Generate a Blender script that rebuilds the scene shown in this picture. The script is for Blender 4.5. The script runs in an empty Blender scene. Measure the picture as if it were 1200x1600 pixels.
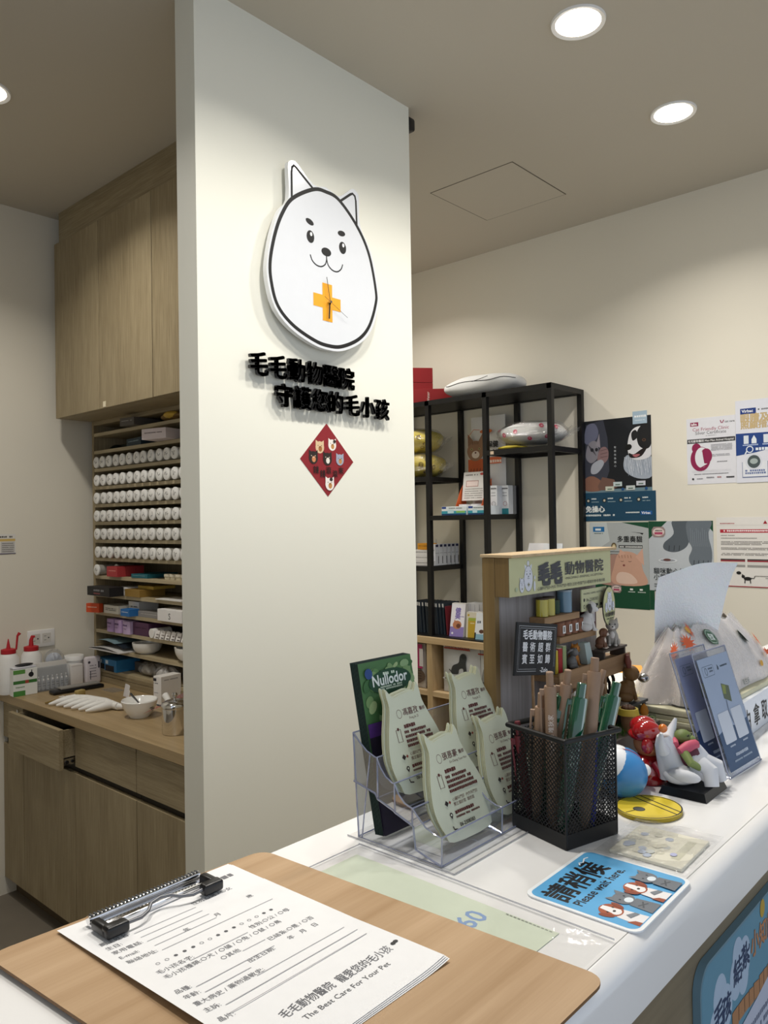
import bpy, bmesh, math, random
from mathutils import Vector, Matrix
random.seed(7)
S = bpy.context.scene
C = S.collection
R = math.radians

# ------------------------------------------------------------------ camera
cd = bpy.data.cameras.new('camera'); cam = bpy.data.objects.new('camera', cd); C.objects.link(cam)
cd.sensor_fit = 'VERTICAL'; cd.sensor_height = 36.0
cd.lens = 1205.87 * 36.0 / 1600.0
cd.clip_start = .02; cd.clip_end = 60
yaw, pitch, roll = .73901, .012119, -.0159
fw = Vector((math.cos(yaw)*math.cos(pitch), math.sin(yaw)*math.cos(pitch), math.sin(pitch)))
rt = fw.cross(Vector((0, 0, 1))).normalized(); up = rt.cross(fw)
r2 = rt*math.cos(roll) + up*math.sin(roll); u2 = -rt*math.sin(roll) + up*math.cos(roll)
cam.matrix_world = Matrix(((r2.x, u2.x, -fw.x, 0), (r2.y, u2.y, -fw.y, 0), (r2.z, u2.z, -fw.z, 1.58), (0, 0, 0, 1)))
S.camera = cam

# ------------------------------------------------------------------ world, exposure, ceiling light output
w = bpy.data.worlds.new('world'); S.world = w; w.use_nodes = True
w.node_tree.nodes['Background'].inputs[0].default_value = (.78, .87, 1.0, 1)
w.node_tree.nodes['Background'].inputs[1].default_value = .88      # daylight through the open shop front behind the camera
S.view_settings.view_transform = 'Standard'; S.view_settings.look = 'None'
S.view_settings.gamma = 1; S.view_settings.use_curve_mapping = False
S.view_settings.exposure = 0.06
LAMP_W = 8.5
CEIL = 3.045; FLOOR = -.06

# ------------------------------------------------------------------ materials
def lin(h):
    h = h.lstrip('#'); v = [int(h[i:i+2], 16)/255 for i in (0, 2, 4)]
    return tuple((c/12.92 if c <= .04045 else ((c+.055)/1.055)**2.4) for c in v) + (1,)
MATS = {}
def newmat(name):
    m = bpy.data.materials.new(name); m.use_nodes = True
    return m, m.node_tree.nodes, m.node_tree.links, m.node_tree.nodes['Principled BSDF']
def plain(name, col, rough=.5, metal=0, spec=.4, var=.05, scale=30, bump=0, coat=0, trans=0, sub=0):
    """principled surface with a little procedural tone variation"""
    m, N, L, b = newmat(name)
    tc = N.new('ShaderNodeTexCoord'); nz = N.new('ShaderNodeTexNoise'); nz.inputs['Scale'].default_value = scale
    nz.inputs['Detail'].default_value = 3
    L.new(tc.outputs['Object'], nz.inputs['Vector'])
    mx = N.new('ShaderNodeMix'); mx.data_type = 'RGBA'
    c = lin(col); mx.inputs[6].default_value = tuple(x*(1-var) for x in c[:3]) + (1,); mx.inputs[7].default_value = tuple(min(1, x*(1+var)) for x in c[:3]) + (1,)
    L.new(nz.outputs[0], mx.inputs[0]); L.new(mx.outputs[2], b.inputs['Base Color'])
    b.inputs['Roughness'].default_value = rough; b.inputs['Metallic'].default_value = metal
    b.inputs['Specular IOR Level'].default_value = spec; b.inputs['Coat Weight'].default_value = coat
    b.inputs['Transmission Weight'].default_value = trans
    if sub: b.inputs['Subsurface Weight'].default_value = sub; b.inputs['Subsurface Scale'].default_value = .01
    if bump:
        bp = N.new('ShaderNodeBump'); bp.inputs['Strength'].default_value = bump; bp.inputs['Distance'].default_value = .002
        L.new(nz.outputs[0], bp.inputs['Height']); L.new(bp.outputs[0], b.inputs['Normal'])
    MATS[name] = m; return m
def wood(name, c1, c2, axis='z', fine=60, rough=.5, big=1.0, knots=False, spec=.35):
    m, N, L, b = newmat(name)
    tc = N.new('ShaderNodeTexCoord'); mp = N.new('ShaderNodeMapping'); L.new(tc.outputs['Object'], mp.inputs[0])
    s = [fine, fine, fine]; s['xyz'.index(axis)] = fine*.035*big; mp.inputs['Scale'].default_value = s
    n1 = N.new('ShaderNodeTexNoise'); n1.inputs['Scale'].default_value = 1; n1.inputs['Detail'].default_value = 6; n1.inputs['Roughness'].default_value = .65
    L.new(mp.outputs[0], n1.inputs['Vector'])
    mp2 = N.new('ShaderNodeMapping'); L.new(tc.outputs['Object'], mp2.inputs[0])
    s2 = [9, 9, 9]; s2['xyz'.index(axis)] = 1.2; mp2.inputs['Scale'].default_value = s2
    n2 = N.new('ShaderNodeTexNoise'); n2.inputs['Scale'].default_value = 1; n2.inputs['Detail'].default_value = 3; n2.inputs['Distortion'].default_value = .6
    L.new(mp2.outputs[0], n2.inputs['Vector'])
    ad = N.new('ShaderNodeMath'); ad.operation = 'MULTIPLY_ADD'; ad.inputs[1].default_value = .4
    L.new(n2.outputs[0], ad.inputs[0]); 
    mu = N.new('ShaderNodeMath'); mu.operation = 'MULTIPLY'; mu.inputs[1].default_value = .6; L.new(n1.outputs[0], mu.inputs[0]); L.new(mu.outputs[0], ad.inputs[2])
    cr = N.new('ShaderNodeValToRGB'); cr.color_ramp.elements[0].position = .36; cr.color_ramp.elements[1].position = .64
    cr.color_ramp.elements[0].color = lin(c1); cr.color_ramp.elements[1].color = lin(c2)
    L.new(ad.outputs[0], cr.inputs[0]); L.new(cr.outputs[0], b.inputs['Base Color'])
    b.inputs['Roughness'].default_value = rough; b.inputs['Specular IOR Level'].default_value = spec
    bp = N.new('ShaderNodeBump'); bp.inputs['Strength'].default_value = .12; bp.inputs['Distance'].default_value = .001
    L.new(n1.outputs[0], bp.inputs['Height']); L.new(bp.outputs[0], b.inputs['Normal'])
    MATS[name] = m; return m
def film(name, tint='#f4f6f8', gloss=.12, rough=.08, milk=0.0, bump=0, fr=.45, dif='#e8eaec'):
    """thin clear plastic: mostly see-through with a mirror-like sheen and an optional milky share"""
    m = bpy.data.materials.new(name); m.use_nodes = True; N = m.node_tree.nodes; L = m.node_tree.links; N.clear()
    o = N.new('ShaderNodeOutputMaterial'); t = N.new('ShaderNodeBsdfTransparent'); t.inputs[0].default_value = lin(tint)
    g = N.new('ShaderNodeBsdfGlossy'); g.inputs['Roughness'].default_value = rough
    d = N.new('ShaderNodeBsdfDiffuse'); d.inputs[0].default_value = lin(dif)
    lw = N.new('ShaderNodeLayerWeight'); lw.inputs['Blend'].default_value = .35
    ad = N.new('ShaderNodeMath'); ad.operation = 'MULTIPLY_ADD'; ad.inputs[1].default_value = fr; ad.inputs[2].default_value = gloss; ad.use_clamp = True
    L.new(lw.outputs['Fresnel'], ad.inputs[0])
    m1 = N.new('ShaderNodeMixShader'); m1.inputs[0].default_value = milk; L.new(t.outputs[0], m1.inputs[1]); L.new(d.outputs[0], m1.inputs[2])
    m2 = N.new('ShaderNodeMixShader'); L.new(ad.outputs[0], m2.inputs[0]); L.new(m1.outputs[0], m2.inputs[1]); L.new(g.outputs[0], m2.inputs[2])
    L.new(m2.outputs[0], o.inputs[0])
    if bump:
        nz = N.new('ShaderNodeTexNoise'); nz.inputs['Scale'].default_value = 45; nz.inputs['Detail'].default_value = 4; nz.inputs['Distortion'].default_value = 1.5
        tc = N.new('ShaderNodeTexCoord'); L.new(tc.outputs['Object'], nz.inputs['Vector'])
        bp = N.new('ShaderNodeBump'); bp.inputs['Strength'].default_value = bump; bp.inputs['Distance'].default_value = .01
        L.new(nz.outputs[0], bp.inputs['Height']); L.new(bp.outputs[0], g.inputs['Normal']); L.new(bp.outputs[0], lw.inputs['Normal'])
    MATS[name] = m; return m
def mat(k):
    if k in MATS: return MATS[k]
    if k.startswith('#'): return plain(k, k, .55, var=.03, scale=60)
    if k.startswith('g#'): MATS[k] = plain(k, k[1:], .18, var=.02, coat=.6, spec=.5); return MATS[k]
    if k.startswith('e#'):
        m, N, L, b = newmat(k); b.inputs['Base Color'].default_value = lin(k[1:]); b.inputs['Emission Color'].default_value = lin(k[1:]); b.inputs['Emission Strength'].default_value = 14
        MATS[k] = m; return m
    raise KeyError(k)
plain('wall', '#e9e3d4', .75, var=.015, scale=3, bump=.04, spec=.2)
plain('pillar', '#ecebdf', .6, var=.012, scale=3, bump=.03, spec=.3)
plain('ceiling', '#cfc8ba', .8, var=.01, scale=2, spec=.15)
plain('floor', '#7a7266', .55, var=.14, scale=7, bump=.05)
wood('oak_v', '#85765a', '#ab9c7d', 'z', 170)
wood('oak_y', '#85765a', '#ab9c7d', 'y', 170)
wood('oak_edge', '#a39476', '#c1b392', 'y', 120)
wood('worktop', '#96805c', '#b49c76', 'y', 26, rough=.38)
wood('pine_y', '#b89c74', '#d6bd96', 'y', 60)
wood('pine_z', '#b0946c', '#cdb48c', 'z', 60)
wood('board', '#a78660', '#c4a582', 'x', 40, rough=.42)
wood('sign_wood', '#6d5534', '#957b4e', 'z', 50)
wood('grey_wood', '#77716e', '#a19b99', 'z', 90)
wood('small_plank', '#7d5f42', '#a5845f', 'x', 60)
wood('front_wood', '#6f6450', '#8d8068', 'x', 40)
plain('solid_top', '#f1f0ef', .22, var=.02, scale=5, spec=.5, coat=.3)
plain('black_metal', '#0c0c0e', .45, var=.1, spec=.4)
plain('black_plastic', '#101013', .32, spec=.5)
plain('steel', '#c8c8c8', .18, metal=1, var=.06)
plain('chrome', '#e2e2e4', .1, metal=1, var=.03)
plain('wire_steel', '#77787c', .35, metal=.8)
plain('ceramic', '#f3f2ee', .15, spec=.5, coat=.5, var=.01)
plain('plaster_white', '#eceae6', .5, var=.03)
plain('cap_white', '#f2f1ee', .4, var=.02)
plain('jar_body', '#a9a69e', .3, var=.05, spec=.5)
plain('tissue', '#f3f3f3', .85, var=.04, scale=260, bump=.9, spec=.1, sub=.2)
plain('cushion_white', '#d9d9d8', .8, var=.05, scale=20, bump=.4)
plain('cushion_yellow', '#dcc64a', .75, var=.12, scale=25, bump=.5)
plain('red_gloss', '#a5121a', .12, coat=1, var=.06, spec=.6)
plain('skin_orange', '#c98358', .35, var=.05)
plain('blue_gloss', '#3f87c4', .3, var=.03, coat=.2)
plain('white_gloss', '#f1f2f4', .3, var=.02)
plain('wheat_plastic', '#967a63', .5, var=.06, scale=200)
plain('green_plastic', '#035c3d', .12, var=.1, coat=.8, spec=.6, trans=.25)
plain('beige_sheet', '#cfcdb0', .5, var=.03, scale=10)
plain('card_green', '#cdd2bd', .45, var=.02)
plain('card_edge', '#b9b58c', .55, var=.05)
film('clear', '#f4f7fc', .04, .04, milk=.03, fr=.35)
film('edge_highlight', '#a9b1cc', .2, .1, milk=.55, dif='#a6aecb')  # bluish-grey tone imitating the highlights along clear plastic edges
film('soft_edge', '#eef0f3', .1, .1, milk=.35, dif='#d4d6dc')
film('frosted', '#e6eaf0', .1, .15, milk=.18)
film('poly', '#fcfcfc', .05, .12, milk=.07, bump=.8, fr=.22)
film('sleeve', '#fdfdfd', .03, .05, milk=.04, bump=.12, fr=.12)
film('tissue_film', '#fdfbfa', .06, .1, milk=.30, bump=.7, fr=.18)
film('pink_film', '#f08a86', .08, .1, milk=.1)

# ------------------------------------------------------------------ mesh collector
TXT = {}
def text_geo(s, bold):
    k = s
    if k not in TXT:
        c = bpy.data.curves.new('lettering', 'FONT'); c.body = s; c.size = 1; c.resolution_u = 2
        o = bpy.data.objects.new('lettering', c); me = o.to_mesh()
        V = [(v.co.x, v.co.y) for v in me.vertices]; F = [tuple(p.vertices) for p in me.polygons]
        o.to_mesh_clear(); bpy.data.objects.remove(o); bpy.data.curves.remove(c)
        TXT[k] = (V, F)
    return TXT[k]
def frame(O, U, V, s=1.0):
    U = Vector(U).normalized(); V = Vector(V).normalized(); N = U.cross(V)
    return Matrix(((U.x*s, V.x*s, N.x, O[0]), (U.y*s, V.y*s, N.y, O[1]), (U.z*s, V.z*s, N.z, O[2]), (0, 0, 0, 1)))
class MB:
    def __init__(s): s.v = []; s.f = []; s.m = []; s.keys = []; s.T = Matrix.Identity(4); s.l = 0
    def mi(s, k):
        if k not in s.keys: s.keys.append(k)
        return s.keys.index(k)
    def add(s, V, F, k):
        b = len(s.v); i = s.mi(k); T = s.T
        for p in V: s.v.append(T @ Vector(p))
        for f in F: s.f.append(tuple(b+j for j in f)); s.m.append(i)
    def bm(s, bm, k):
        bm.verts.index_update()
        s.add([tuple(v.co) for v in bm.verts], [tuple(v.index for v in f.verts) for f in bm.faces], k); bm.free()
    def box(s, x0, y0, z0, x1, y1, z1, k, bev=0, seg=2):
        if bev:
            bm = bmesh.new(); bmesh.ops.create_cube(bm, size=1)
            for v in bm.verts: v.co = Vector(((x0+x1)/2+v.co.x*(x1-x0), (y0+y1)/2+v.co.y*(y1-y0), (z0+z1)/2+v.co.z*(z1-z0)))
            bmesh.ops.bevel(bm, geom=list(bm.edges), offset=bev, segments=seg, affect='EDGES', profile=.5)
            s.bm(bm, k); return
        V = [(x0, y0, z0), (x1, y0, z0), (x1, y1, z0), (x0, y1, z0), (x0, y0, z1), (x1, y0, z1), (x1, y1, z1), (x0, y1, z1)]
        s.add(V, [(0, 3, 2, 1), (4, 5, 6, 7), (0, 1, 5, 4), (1, 2, 6, 5), (2, 3, 7, 6), (3, 0, 4, 7)], k)
    def cyl(s, a, b, r0, r1, k, n=20, caps=True):
        a = Vector(a); b = Vector(b); d = (b-a).normalized(); x = d.orthogonal().normalized(); y = d.cross(x); V = []
        for c, r in ((a, r0), (b, r1)):
            for i in range(n): t = 2*math.pi*i/n; V.append(tuple(c+x*math.cos(t)*r+y*math.sin(t)*r))
        F = [(i, (i+1) % n, n+(i+1) % n, n+i) for i in range(n)]
        if caps: F += [tuple(range(n-1, -1, -1)), tuple(range(n, 2*n))]
        s.add(V, F, k)
    def tube(s, P, r, k, n=8):
        P = [Vector(p) for p in P]; V = []; F = []; rr = r if isinstance(r, (list, tuple)) else [r]*len(P)
        x = None
        for i, p in enumerate(P):
            d = (P[min(i+1, len(P)-1)]-P[max(i-1, 0)]).normalized()
            x = d.orthogonal().normalized() if x is None else (x-d*x.dot(d)).normalized()
            y = d.cross(x)
            for j in range(n): t = 2*math.pi*j/n; V.append(tuple(p+x*math.cos(t)*rr[i]+y*math.sin(t)*rr[i]))
        for i in range(len(P)-1):
            for j in range(n): F.append((i*n+j, i*n+(j+1) % n, (i+1)*n+(j+1) % n, (i+1)*n+j))
        F += [tuple(range(n-1, -1, -1)), tuple(range((len(P)-1)*n, len(P)*n))]
        s.add(V, F, k)
    def lathe(s, prof, k, c=(0, 0, 0), n=32):
        V = []; F = []; m = len(prof)
        for i in range(n):
            t = 2*math.pi*i/n
            for r, z in prof: V.append((c[0]+r*math.cos(t), c[1]+r*math.sin(t), c[2]+z))
        for i in range(n):
            for j in range(m-1): F.append((i*m+j, ((i+1) % n)*m+j, ((i+1) % n)*m+j+1, i*m+j+1))
        s.add(V, F, k)
    def ell(s, c, r, k, n=20, rot=None):
        V = []; F = []; m = n//2; Rm = rot or Matrix.Identity(3)
        for i in range(m+1):
            a = math.pi*i/m
            for j in range(n):
                t = 2*math.pi*j/n
                V.append(tuple(Vector(c)+Rm @ Vector((r[0]*math.sin(a)*math.cos(t), r[1]*math.sin(a)*math.sin(t), r[2]*math.cos(a)))))
        for i in range(m):
            for j in range(n): F.append((i*n+j, (i+1)*n+j, (i+1)*n+(j+1) % n, i*n+(j+1) % n))
        s.add(V, F, k)
    def prism(s, P, z0, z1, k, kside=None):
        n = len(P); V = [(x, y, z0) for x, y in P]+[(x, y, z1) for x, y in P]
        s.add(V, [tuple(range(n, 2*n))], k); s.add(V, [tuple(range(n-1, -1, -1))]+[(i, (i+1) % n, n+(i+1) % n, n+i) for i in range(n)], kside or k)
    def grid(s, fn, nu, nv, k):
        V = [fn(i/nu, j/nv) for j in range(nv+1) for i in range(nu+1)]
        F = [(j*(nu+1)+i, j*(nu+1)+i+1, (j+1)*(nu+1)+i+1, (j+1)*(nu+1)+i) for j in range(nv) for i in range(nu)]
        s.add(V, F, k)
    # ---- flat artwork printed on the current frame, each item a hair above the one before
    def z(s): s.l += 1; return s.l*4e-5
    def poly(s, P, k): z = s.z(); s.add([(x, y, z) for x, y in P], [tuple(range(len(P)))], k)
    def rect(s, x0, y0, x1, y1, k): s.poly([(x0, y0), (x1, y0), (x1, y1), (x0, y1)], k)
    def disc(s, x, y, rx, ry, k, n=24, a=0):
        c, sn = math.cos(a), math.sin(a)
        s.poly([(x+rx*math.cos(t)*c-ry*math.sin(t)*sn, y+rx*math.cos(t)*sn+ry*math.sin(t)*c) for t in [2*math.pi*i/n for i in range(n)]], k)
    def ring(s, x, y, rx, ry, wd, k, n=32): s.stroke([(x+rx*math.cos(2*math.pi*i/n), y+ry*math.sin(2*math.pi*i/n)) for i in range(n)], wd, k, True)
    def stroke(s, P, wd, k, closed=False):
        z = s.z(); n = len(P); V = []; P = [Vector((x, y)) for x, y in P]
        for i in range(n):
            a = P[(i-1) % n] if (closed or i) else P[i]; b = P[(i+1) % n] if (closed or i < n-1) else P[i]
            d = (b-a).normalized() if (b-a).length else Vector((1, 0)); nn = Vector((-d.y, d.x))*wd/2
            V += [(P[i].x+nn.x, P[i].y+nn.y, z), (P[i].x-nn.x, P[i].y-nn.y, z)]
        F = [(2*i, 2*i+1, 2*((i+1) % n)+1, 2*((i+1) % n)) for i in range(n if closed else n-1)]
        s.add(V, F, k)
    def text(s, t, x, y, h, k, bold=0, align='l', rot=0, width=None, depth=0):
        V, F = text_geo(t, 0); nb = len(V)
        if bold:
            n0 = len(V); V = [(p[0]+dx*bold, p[1]+dy*bold) for dx, dy in ((-1, -1), (1, -1), (1, 1), (-1, 1), (0, 0)) for p in V]; F = [tuple(i+q*n0 for i in f) for q in range(5) for f in F]
        xs = [p[0] for p in V]; x0 = min(xs); wd = max(xs)-x0
        sx = h if width is None else width/wd
        off = {'l': 0, 'c': -wd*sx/2, 'r': -wd*sx}[align]; c, sn = math.cos(rot), math.sin(rot); z = s.z()
        Q = [((px-x0)*sx+off, py*h) for px, py in V]; Q = [(x+a*c-b*sn, y+a*sn+b*c) for a, b in Q]
        if not depth: s.add([(a, b, z+7e-6*(i//nb)) for i, (a, b) in enumerate(Q)], F, k); return
        n = len(Q); cnt = {}
        for f in F:
            for i in range(len(f)): e = (f[i], f[(i+1) % len(f)]); cnt[e] = 1
        side = [(a, b, n+b, n+a) for (a, b) in cnt if (b, a) not in cnt]
        s.add([(a, b, 0) for a, b in Q]+[(a, b, depth) for a, b in Q], [tuple(n+i for i in f) for f in F]+[tuple(reversed(f)) for f in F]+side, k)
    def dashes(s, x0, y, x1, h, k, gap=.35, seed=0):
        """a row of type too small to read: one short block per character"""
        rr = random.Random(seed+int(x0*1e4)+int(y*1e5)); x = x0; z = s.z(); V = []; F = []
        while x < x1-h*.3:
            wd = h*rr.uniform(.55, .95)
            if rr.random() > .06:
                b = len(V); yy = y+h*rr.uniform(0, .12); V += [(x, yy, z), (x+wd, yy, z), (x+wd, y+h*rr.uniform(.8, 1), z), (x, y+h*.95, z)]; F.append((b, b+1, b+2, b+3))
            x += wd+h*gap*.6
        if V: s.add(V, F, k)
    def build(s, name, parent=None, loc=(0, 0, 0), rot=(0, 0, 0), smooth=True):
        me = bpy.data.meshes.new(name); me.from_pydata([tuple(v) for v in s.v], [], s.f)
        for k in s.keys: me.materials.append(mat(k))
        me.polygons.foreach_set('material_index', s.m)
        if smooth:
            me.polygons.foreach_set('use_smooth', [True]*len(me.polygons)); me.set_sharp_from_angle(angle=R(38))
        me.update()
        o = bpy.data.objects.new(name, me); C.objects.link(o); o.location = loc; o.rotation_euler = rot
        if parent: o.parent = parent
        return o
def tag(o, label=None, cat=None, group=None, kind=None):
    if label: o['label'] = label
    if cat: o['category'] = cat
    if group: o['group'] = group
    if kind: o['kind'] = kind
    return o
def thing(name, label, cat, loc=(0, 0, 0), rz=0, group=None):
    o = bpy.data.objects.new(name, None); C.objects.link(o); o.empty_display_size = .05
    o.location = loc; o.rotation_euler = (0, 0, rz); return tag(o, label, cat, group)
def dup(root, loc=None, rot=None, label=None, group=None):
    r = root.copy(); C.objects.link(r)
    if loc is not None: r.location = loc
    if rot is not None: r.rotation_euler = rot
    if label: r['label'] = label
    if group: r['group'] = group
    for ch in list(root.children):
        c = ch.copy(); C.objects.link(c); c.parent = r
        for g in list(ch.children): d = g.copy(); C.objects.link(d); d.parent = c
    return r
def one(name, label, cat, mb, group=None, loc=(0, 0, 0), rot=(0, 0, 0), smooth=True): return tag(mb.build(name, None, loc, rot, smooth), label, cat, group)
ORD = ['first', 'second', 'third', 'fourth', 'fifth', 'sixth', 'seventh', 'eighth', 'ninth', 'tenth', 'eleventh', 'twelfth', 'thirteenth', 'fourteenth']
def part(name, parent, *boxes, smooth=False, loc=(0, 0, 0)):
    m = MB()
    for b in boxes: m.box(*b)
    return m.build(name, parent, loc, smooth=smooth)
def smoothpts(P, n=6, closed=True):
    """Catmull-Rom through the points"""
    out = []; L = len(P)
    for i in range(L if closed else L-1):
        p0, p1, p2, p3 = [P[(i+d) % L] if closed else P[max(0, min(L-1, i+d))] for d in (-1, 0, 1, 2)]
        for j in range(n):
            t = j/n
            out.append(tuple(.5*((2*p1[q])+(-p0[q]+p2[q])*t+(2*p0[q]-5*p1[q]+4*p2[q]-p3[q])*t*t+(-p0[q]+3*p1[q]-3*p2[q]+p3[q])*t**3) for q in (0, 1)))
    if not closed: out.append(P[-1])
    return out

# ------------------------------------------------------------------ room shell
def struct(name, boxes, k):
    m = MB()
    for b in boxes: m.box(*b, k)
    return tag(m.build(name, smooth=False), kind='structure')
struct('floor', [(-3.5, -3.0, FLOOR-.1, 3.7, 3.8, FLOOR)], 'floor')
struct('ceiling', [(-3.5, -1.6, CEIL, 3.7, 3.8, CEIL+.12)], 'ceiling')
struct('wall_right', [(3.51, -1.6, FLOOR, 3.7, 3.8, CEIL)], 'wall')
struct('wall_left', [(-3.5, 3.61, FLOOR, 3.51, 3.8, CEIL)], 'wall')
struct('wall_west_unseen', [(-1.5, .9, FLOOR, -1.4, 3.61, CEIL)], 'wall')  # unseen wall, set close in to darken the base cabinets
struct('wall_middle', [(1.1917, 1.75, FLOOR, 2.083, 1.84, CEIL), (2.03, 1.84, FLOOR, 2.083, 3.61, CEIL)], 'pillar')

# access panel: a hairline frame round a flush square
m = MB()
m.box(2.695, 1.715, CEIL-.0015, 3.13, 2.14, CEIL, 'ceiling')
o = one('access_panel', 'flush square ceiling access panel with a hairline gap', 'ceiling panel', m, smooth=False)
m = MB(); m.box(2.692, 1.711, CEIL-.0012, 3.133, 1.715, CEIL, '#5c5548'); m.box(2.692, 2.14, CEIL-.0012, 3.133, 2.144, CEIL, '#5c5548')
m.box(2.692, 1.715, CEIL-.0012, 2.695, 2.14, CEIL, '#5c5548'); m.box(3.13, 1.715, CEIL-.0012, 3.133, 2.14, CEIL, '#5c5548')
m.build('gap_line', o)
# round downlights
def downlight(x, y, label, first=[]):
    t = thing('ceiling_light', label, 'light', (x, y, CEIL), group='round recessed ceiling lights')
    m = MB(); m.lathe([(.066, -.004), (.078, -.007), (.080, -.001), (.080, 0)], 'cap_white', n=40); m.build('trim_ring', t)
    m = MB(); m.lathe([(0, -.004), (.04, -.0045), (.066, -.003)], 'e#fff6e8', n=40); m.build('diffuser', t)
    ld = bpy.data.lights.new('lamp_glow', 'AREA'); ld.shape = 'DISK'; ld.size = .13; ld.energy = LAMP_W; ld.color = (1, .955, .88); ld.spread = R(135)
    lo = bpy.data.objects.new('lamp_glow', ld); C.objects.link(lo); lo.parent = t; lo.location = (0, 0, -.012)
downlight(2.072, 1.082, 'round recessed ceiling light nearest the top edge, larger of the two on the right')
downlight(2.775, 1.08, 'round recessed ceiling light further right, smaller one near the posters wall')
downlight(1.012, 2.70, 'round recessed ceiling light cut off at the left edge above the cabinets')
for x, y in ((1.37, 1.08), (.60, 1.08), (2.78, 2.72)):
    downlight(x, y, 'round recessed ceiling light outside the picture')
# small black fitting hanging from the ceiling just behind the pillar
t = thing('ceiling_bracket', 'small black bracket under the ceiling at the right edge of the pillar', 'bracket', (2.105, 1.80, 3.0))
m = MB(); m.box(-.022, -.045, -.024, .022, .045, .022, 'black_plastic', .008); m.build('housing', t)
m = MB(); m.box(-.012, -.02, .022, .012, .02, .0445, 'black_metal'); m.build('mount', t)

# ================================================================== dispensary behind the pillar
YW = 3.53; YR = 1.86
# filler strip between the wall cabinets and the ceiling
one('cabinet_filler_panel', 'dark horizontal wood filler strip between the wall cabinets and the ceiling', 'panel',
    (lambda m: (m.box(1.646, YR, 2.893, 1.664, YW, CEIL-.001, 'oak_y'), m)[-1])(MB()), smooth=False)
names = ['leftmost tall wood wall cabinet beside the left wall', 'second wood wall cabinet from the left, cream tag at its lower corner', 'third wood wall cabinet from the left, next to the pillar', 'wood wall cabinet mostly hidden behind the pillar']
ye = [3.53, 3.115, 2.69, 2.27, YR]
for i in range(4):
    y1, y0 = ye[i], ye[i+1]
    t = thing('wall_cabinet', names[i], 'cabinet', (1.64, y1, 2.08), group='wood wall cabinets')
    part('carcass', t, (.0, y0-y1, 0, .38, 0, .81, 'oak_y'))
    m = MB(); m.box(-.018, y0-y1+.002, 0, -.0005, -.002, .811, 'oak_v', .0012)
    d = m.build('door', t, smooth=False)
    if i == 1:
        m = MB(); m.box(-.0195, -.055, .004, -.0182, -.032, .028, '#e8ddc0'); d2 = m.build('tag', d)
# medicine shelf unit
t = thing('medicine_shelf', 'tall shallow wooden shelf unit filled with pill bottles and small boxes', 'shelf', (1.797, YW, .845))
zs = [2.022, 1.938, 1.853, 1.768, 1.684, 1.600, 1.515, 1.430, 1.345, 1.260, 1.174, 1.090, 1.005, .905]
m = MB(); m.box(.2312, YR-YW, 0, .2325, .008, 1.235, 'oak_v'); m.build('back_panel', t, smooth=False)
m = MB(); m.box(0, -.018, 0, .23, .0, 1.2345, 'oak_v', .001); m.build('side_panel', t, smooth=False)
m = MB(); m.box(0, YR-YW, 1.215, .23, -.019, 1.2345, 'oak_y', .001); m.build('top_panel', t, smooth=False)
for z in zs:
    m = MB(); m.box(.001, YR-YW, z-.845-.016, .231, -.0185, z-.845, 'oak_edge', .0008); m.build('shelf', t, smooth=False)
m = MB(); m.box(-.004, YR-YW, .001, .0005, -.0005, .028, 'oak_y'); m.box(-.001, YR-YW, .03, .001, -.019, .0435, 'oak_y'); m.build('plinth_board', t, smooth=False)

# pill bottles lying with their round white caps outwards
def squiggle(m, seed):
    r = random.Random(seed); P = [(-.012+.0035*i, r.uniform(-.010, .010)) for i in range(7)]
    m.stroke(P, .0022, '#2c2c30')
    if seed % 2: m.stroke([(-.004, .008), (.004, .009), (.003, -.009)], .001, '#55565a')
def pill_bottle(seed):
    t = thing('pill_bottle', '', 'bottle')
    m = MB(); m.cyl((.006, 0, 0), (.085, 0, 0), .0245, .0245, 'jar_body', 20); m.cyl((.085, 0, 0), (.092, 0, 0), .0245, .017, 'jar_body', 20); m.build('body', t)
    m = MB(); m.cyl((0, 0, 0), (.006, 0, 0), .0262, .0262, 'cap_white', 26, False); m.cyl((-.0012, 0, 0), (0, 0, 0), .0245, .0262, 'cap_white', 26)
    m.T = frame((-.0013, 0, 0), (0, -1, 0), (0, 0, 1)); squiggle(m, seed); m.build('cap', t)
    return t
protos = [pill_bottle(s) for s in range(5)]
used = set(); k = 0
for r, z in enumerate(zs[2:8]):
    for i in range(14):
        y = 3.463-.0605*i
        p = protos[k % 5]; k += 1+(i == 5)
        lab = 'white-capped pill bottle, %s from the left, %s bottle row from the top' % (ORD[i], ORD[r])
        loc = (1.782+random.uniform(-.002, .002), y+random.uniform(-.0015, .0015), z+.0266); rot = (random.uniform(-.5, .5), 0, 0)
        g = 'pill bottles in the %s row from the top' % ORD[r]
        if p.name not in used: used.add(p.name); p.location = loc; p.rotation_euler = rot; p['label'] = lab; p['group'] = g
        else: dup(p, loc, rot, lab, g)
o = dup(protos[1], (1.782, 3.470, zs[8]+.0266), (.2, 0, 0), 'single white pill bottle lying left of the red boxes, below all six bottle rows', 'single bottles below the rows')
o = dup(protos[2], (1.85, 3.41, zs[8]+.0266), (.9, 0, 0), 'pill bottle set further back, right beside the red boxes', 'single bottles below the rows')

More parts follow.
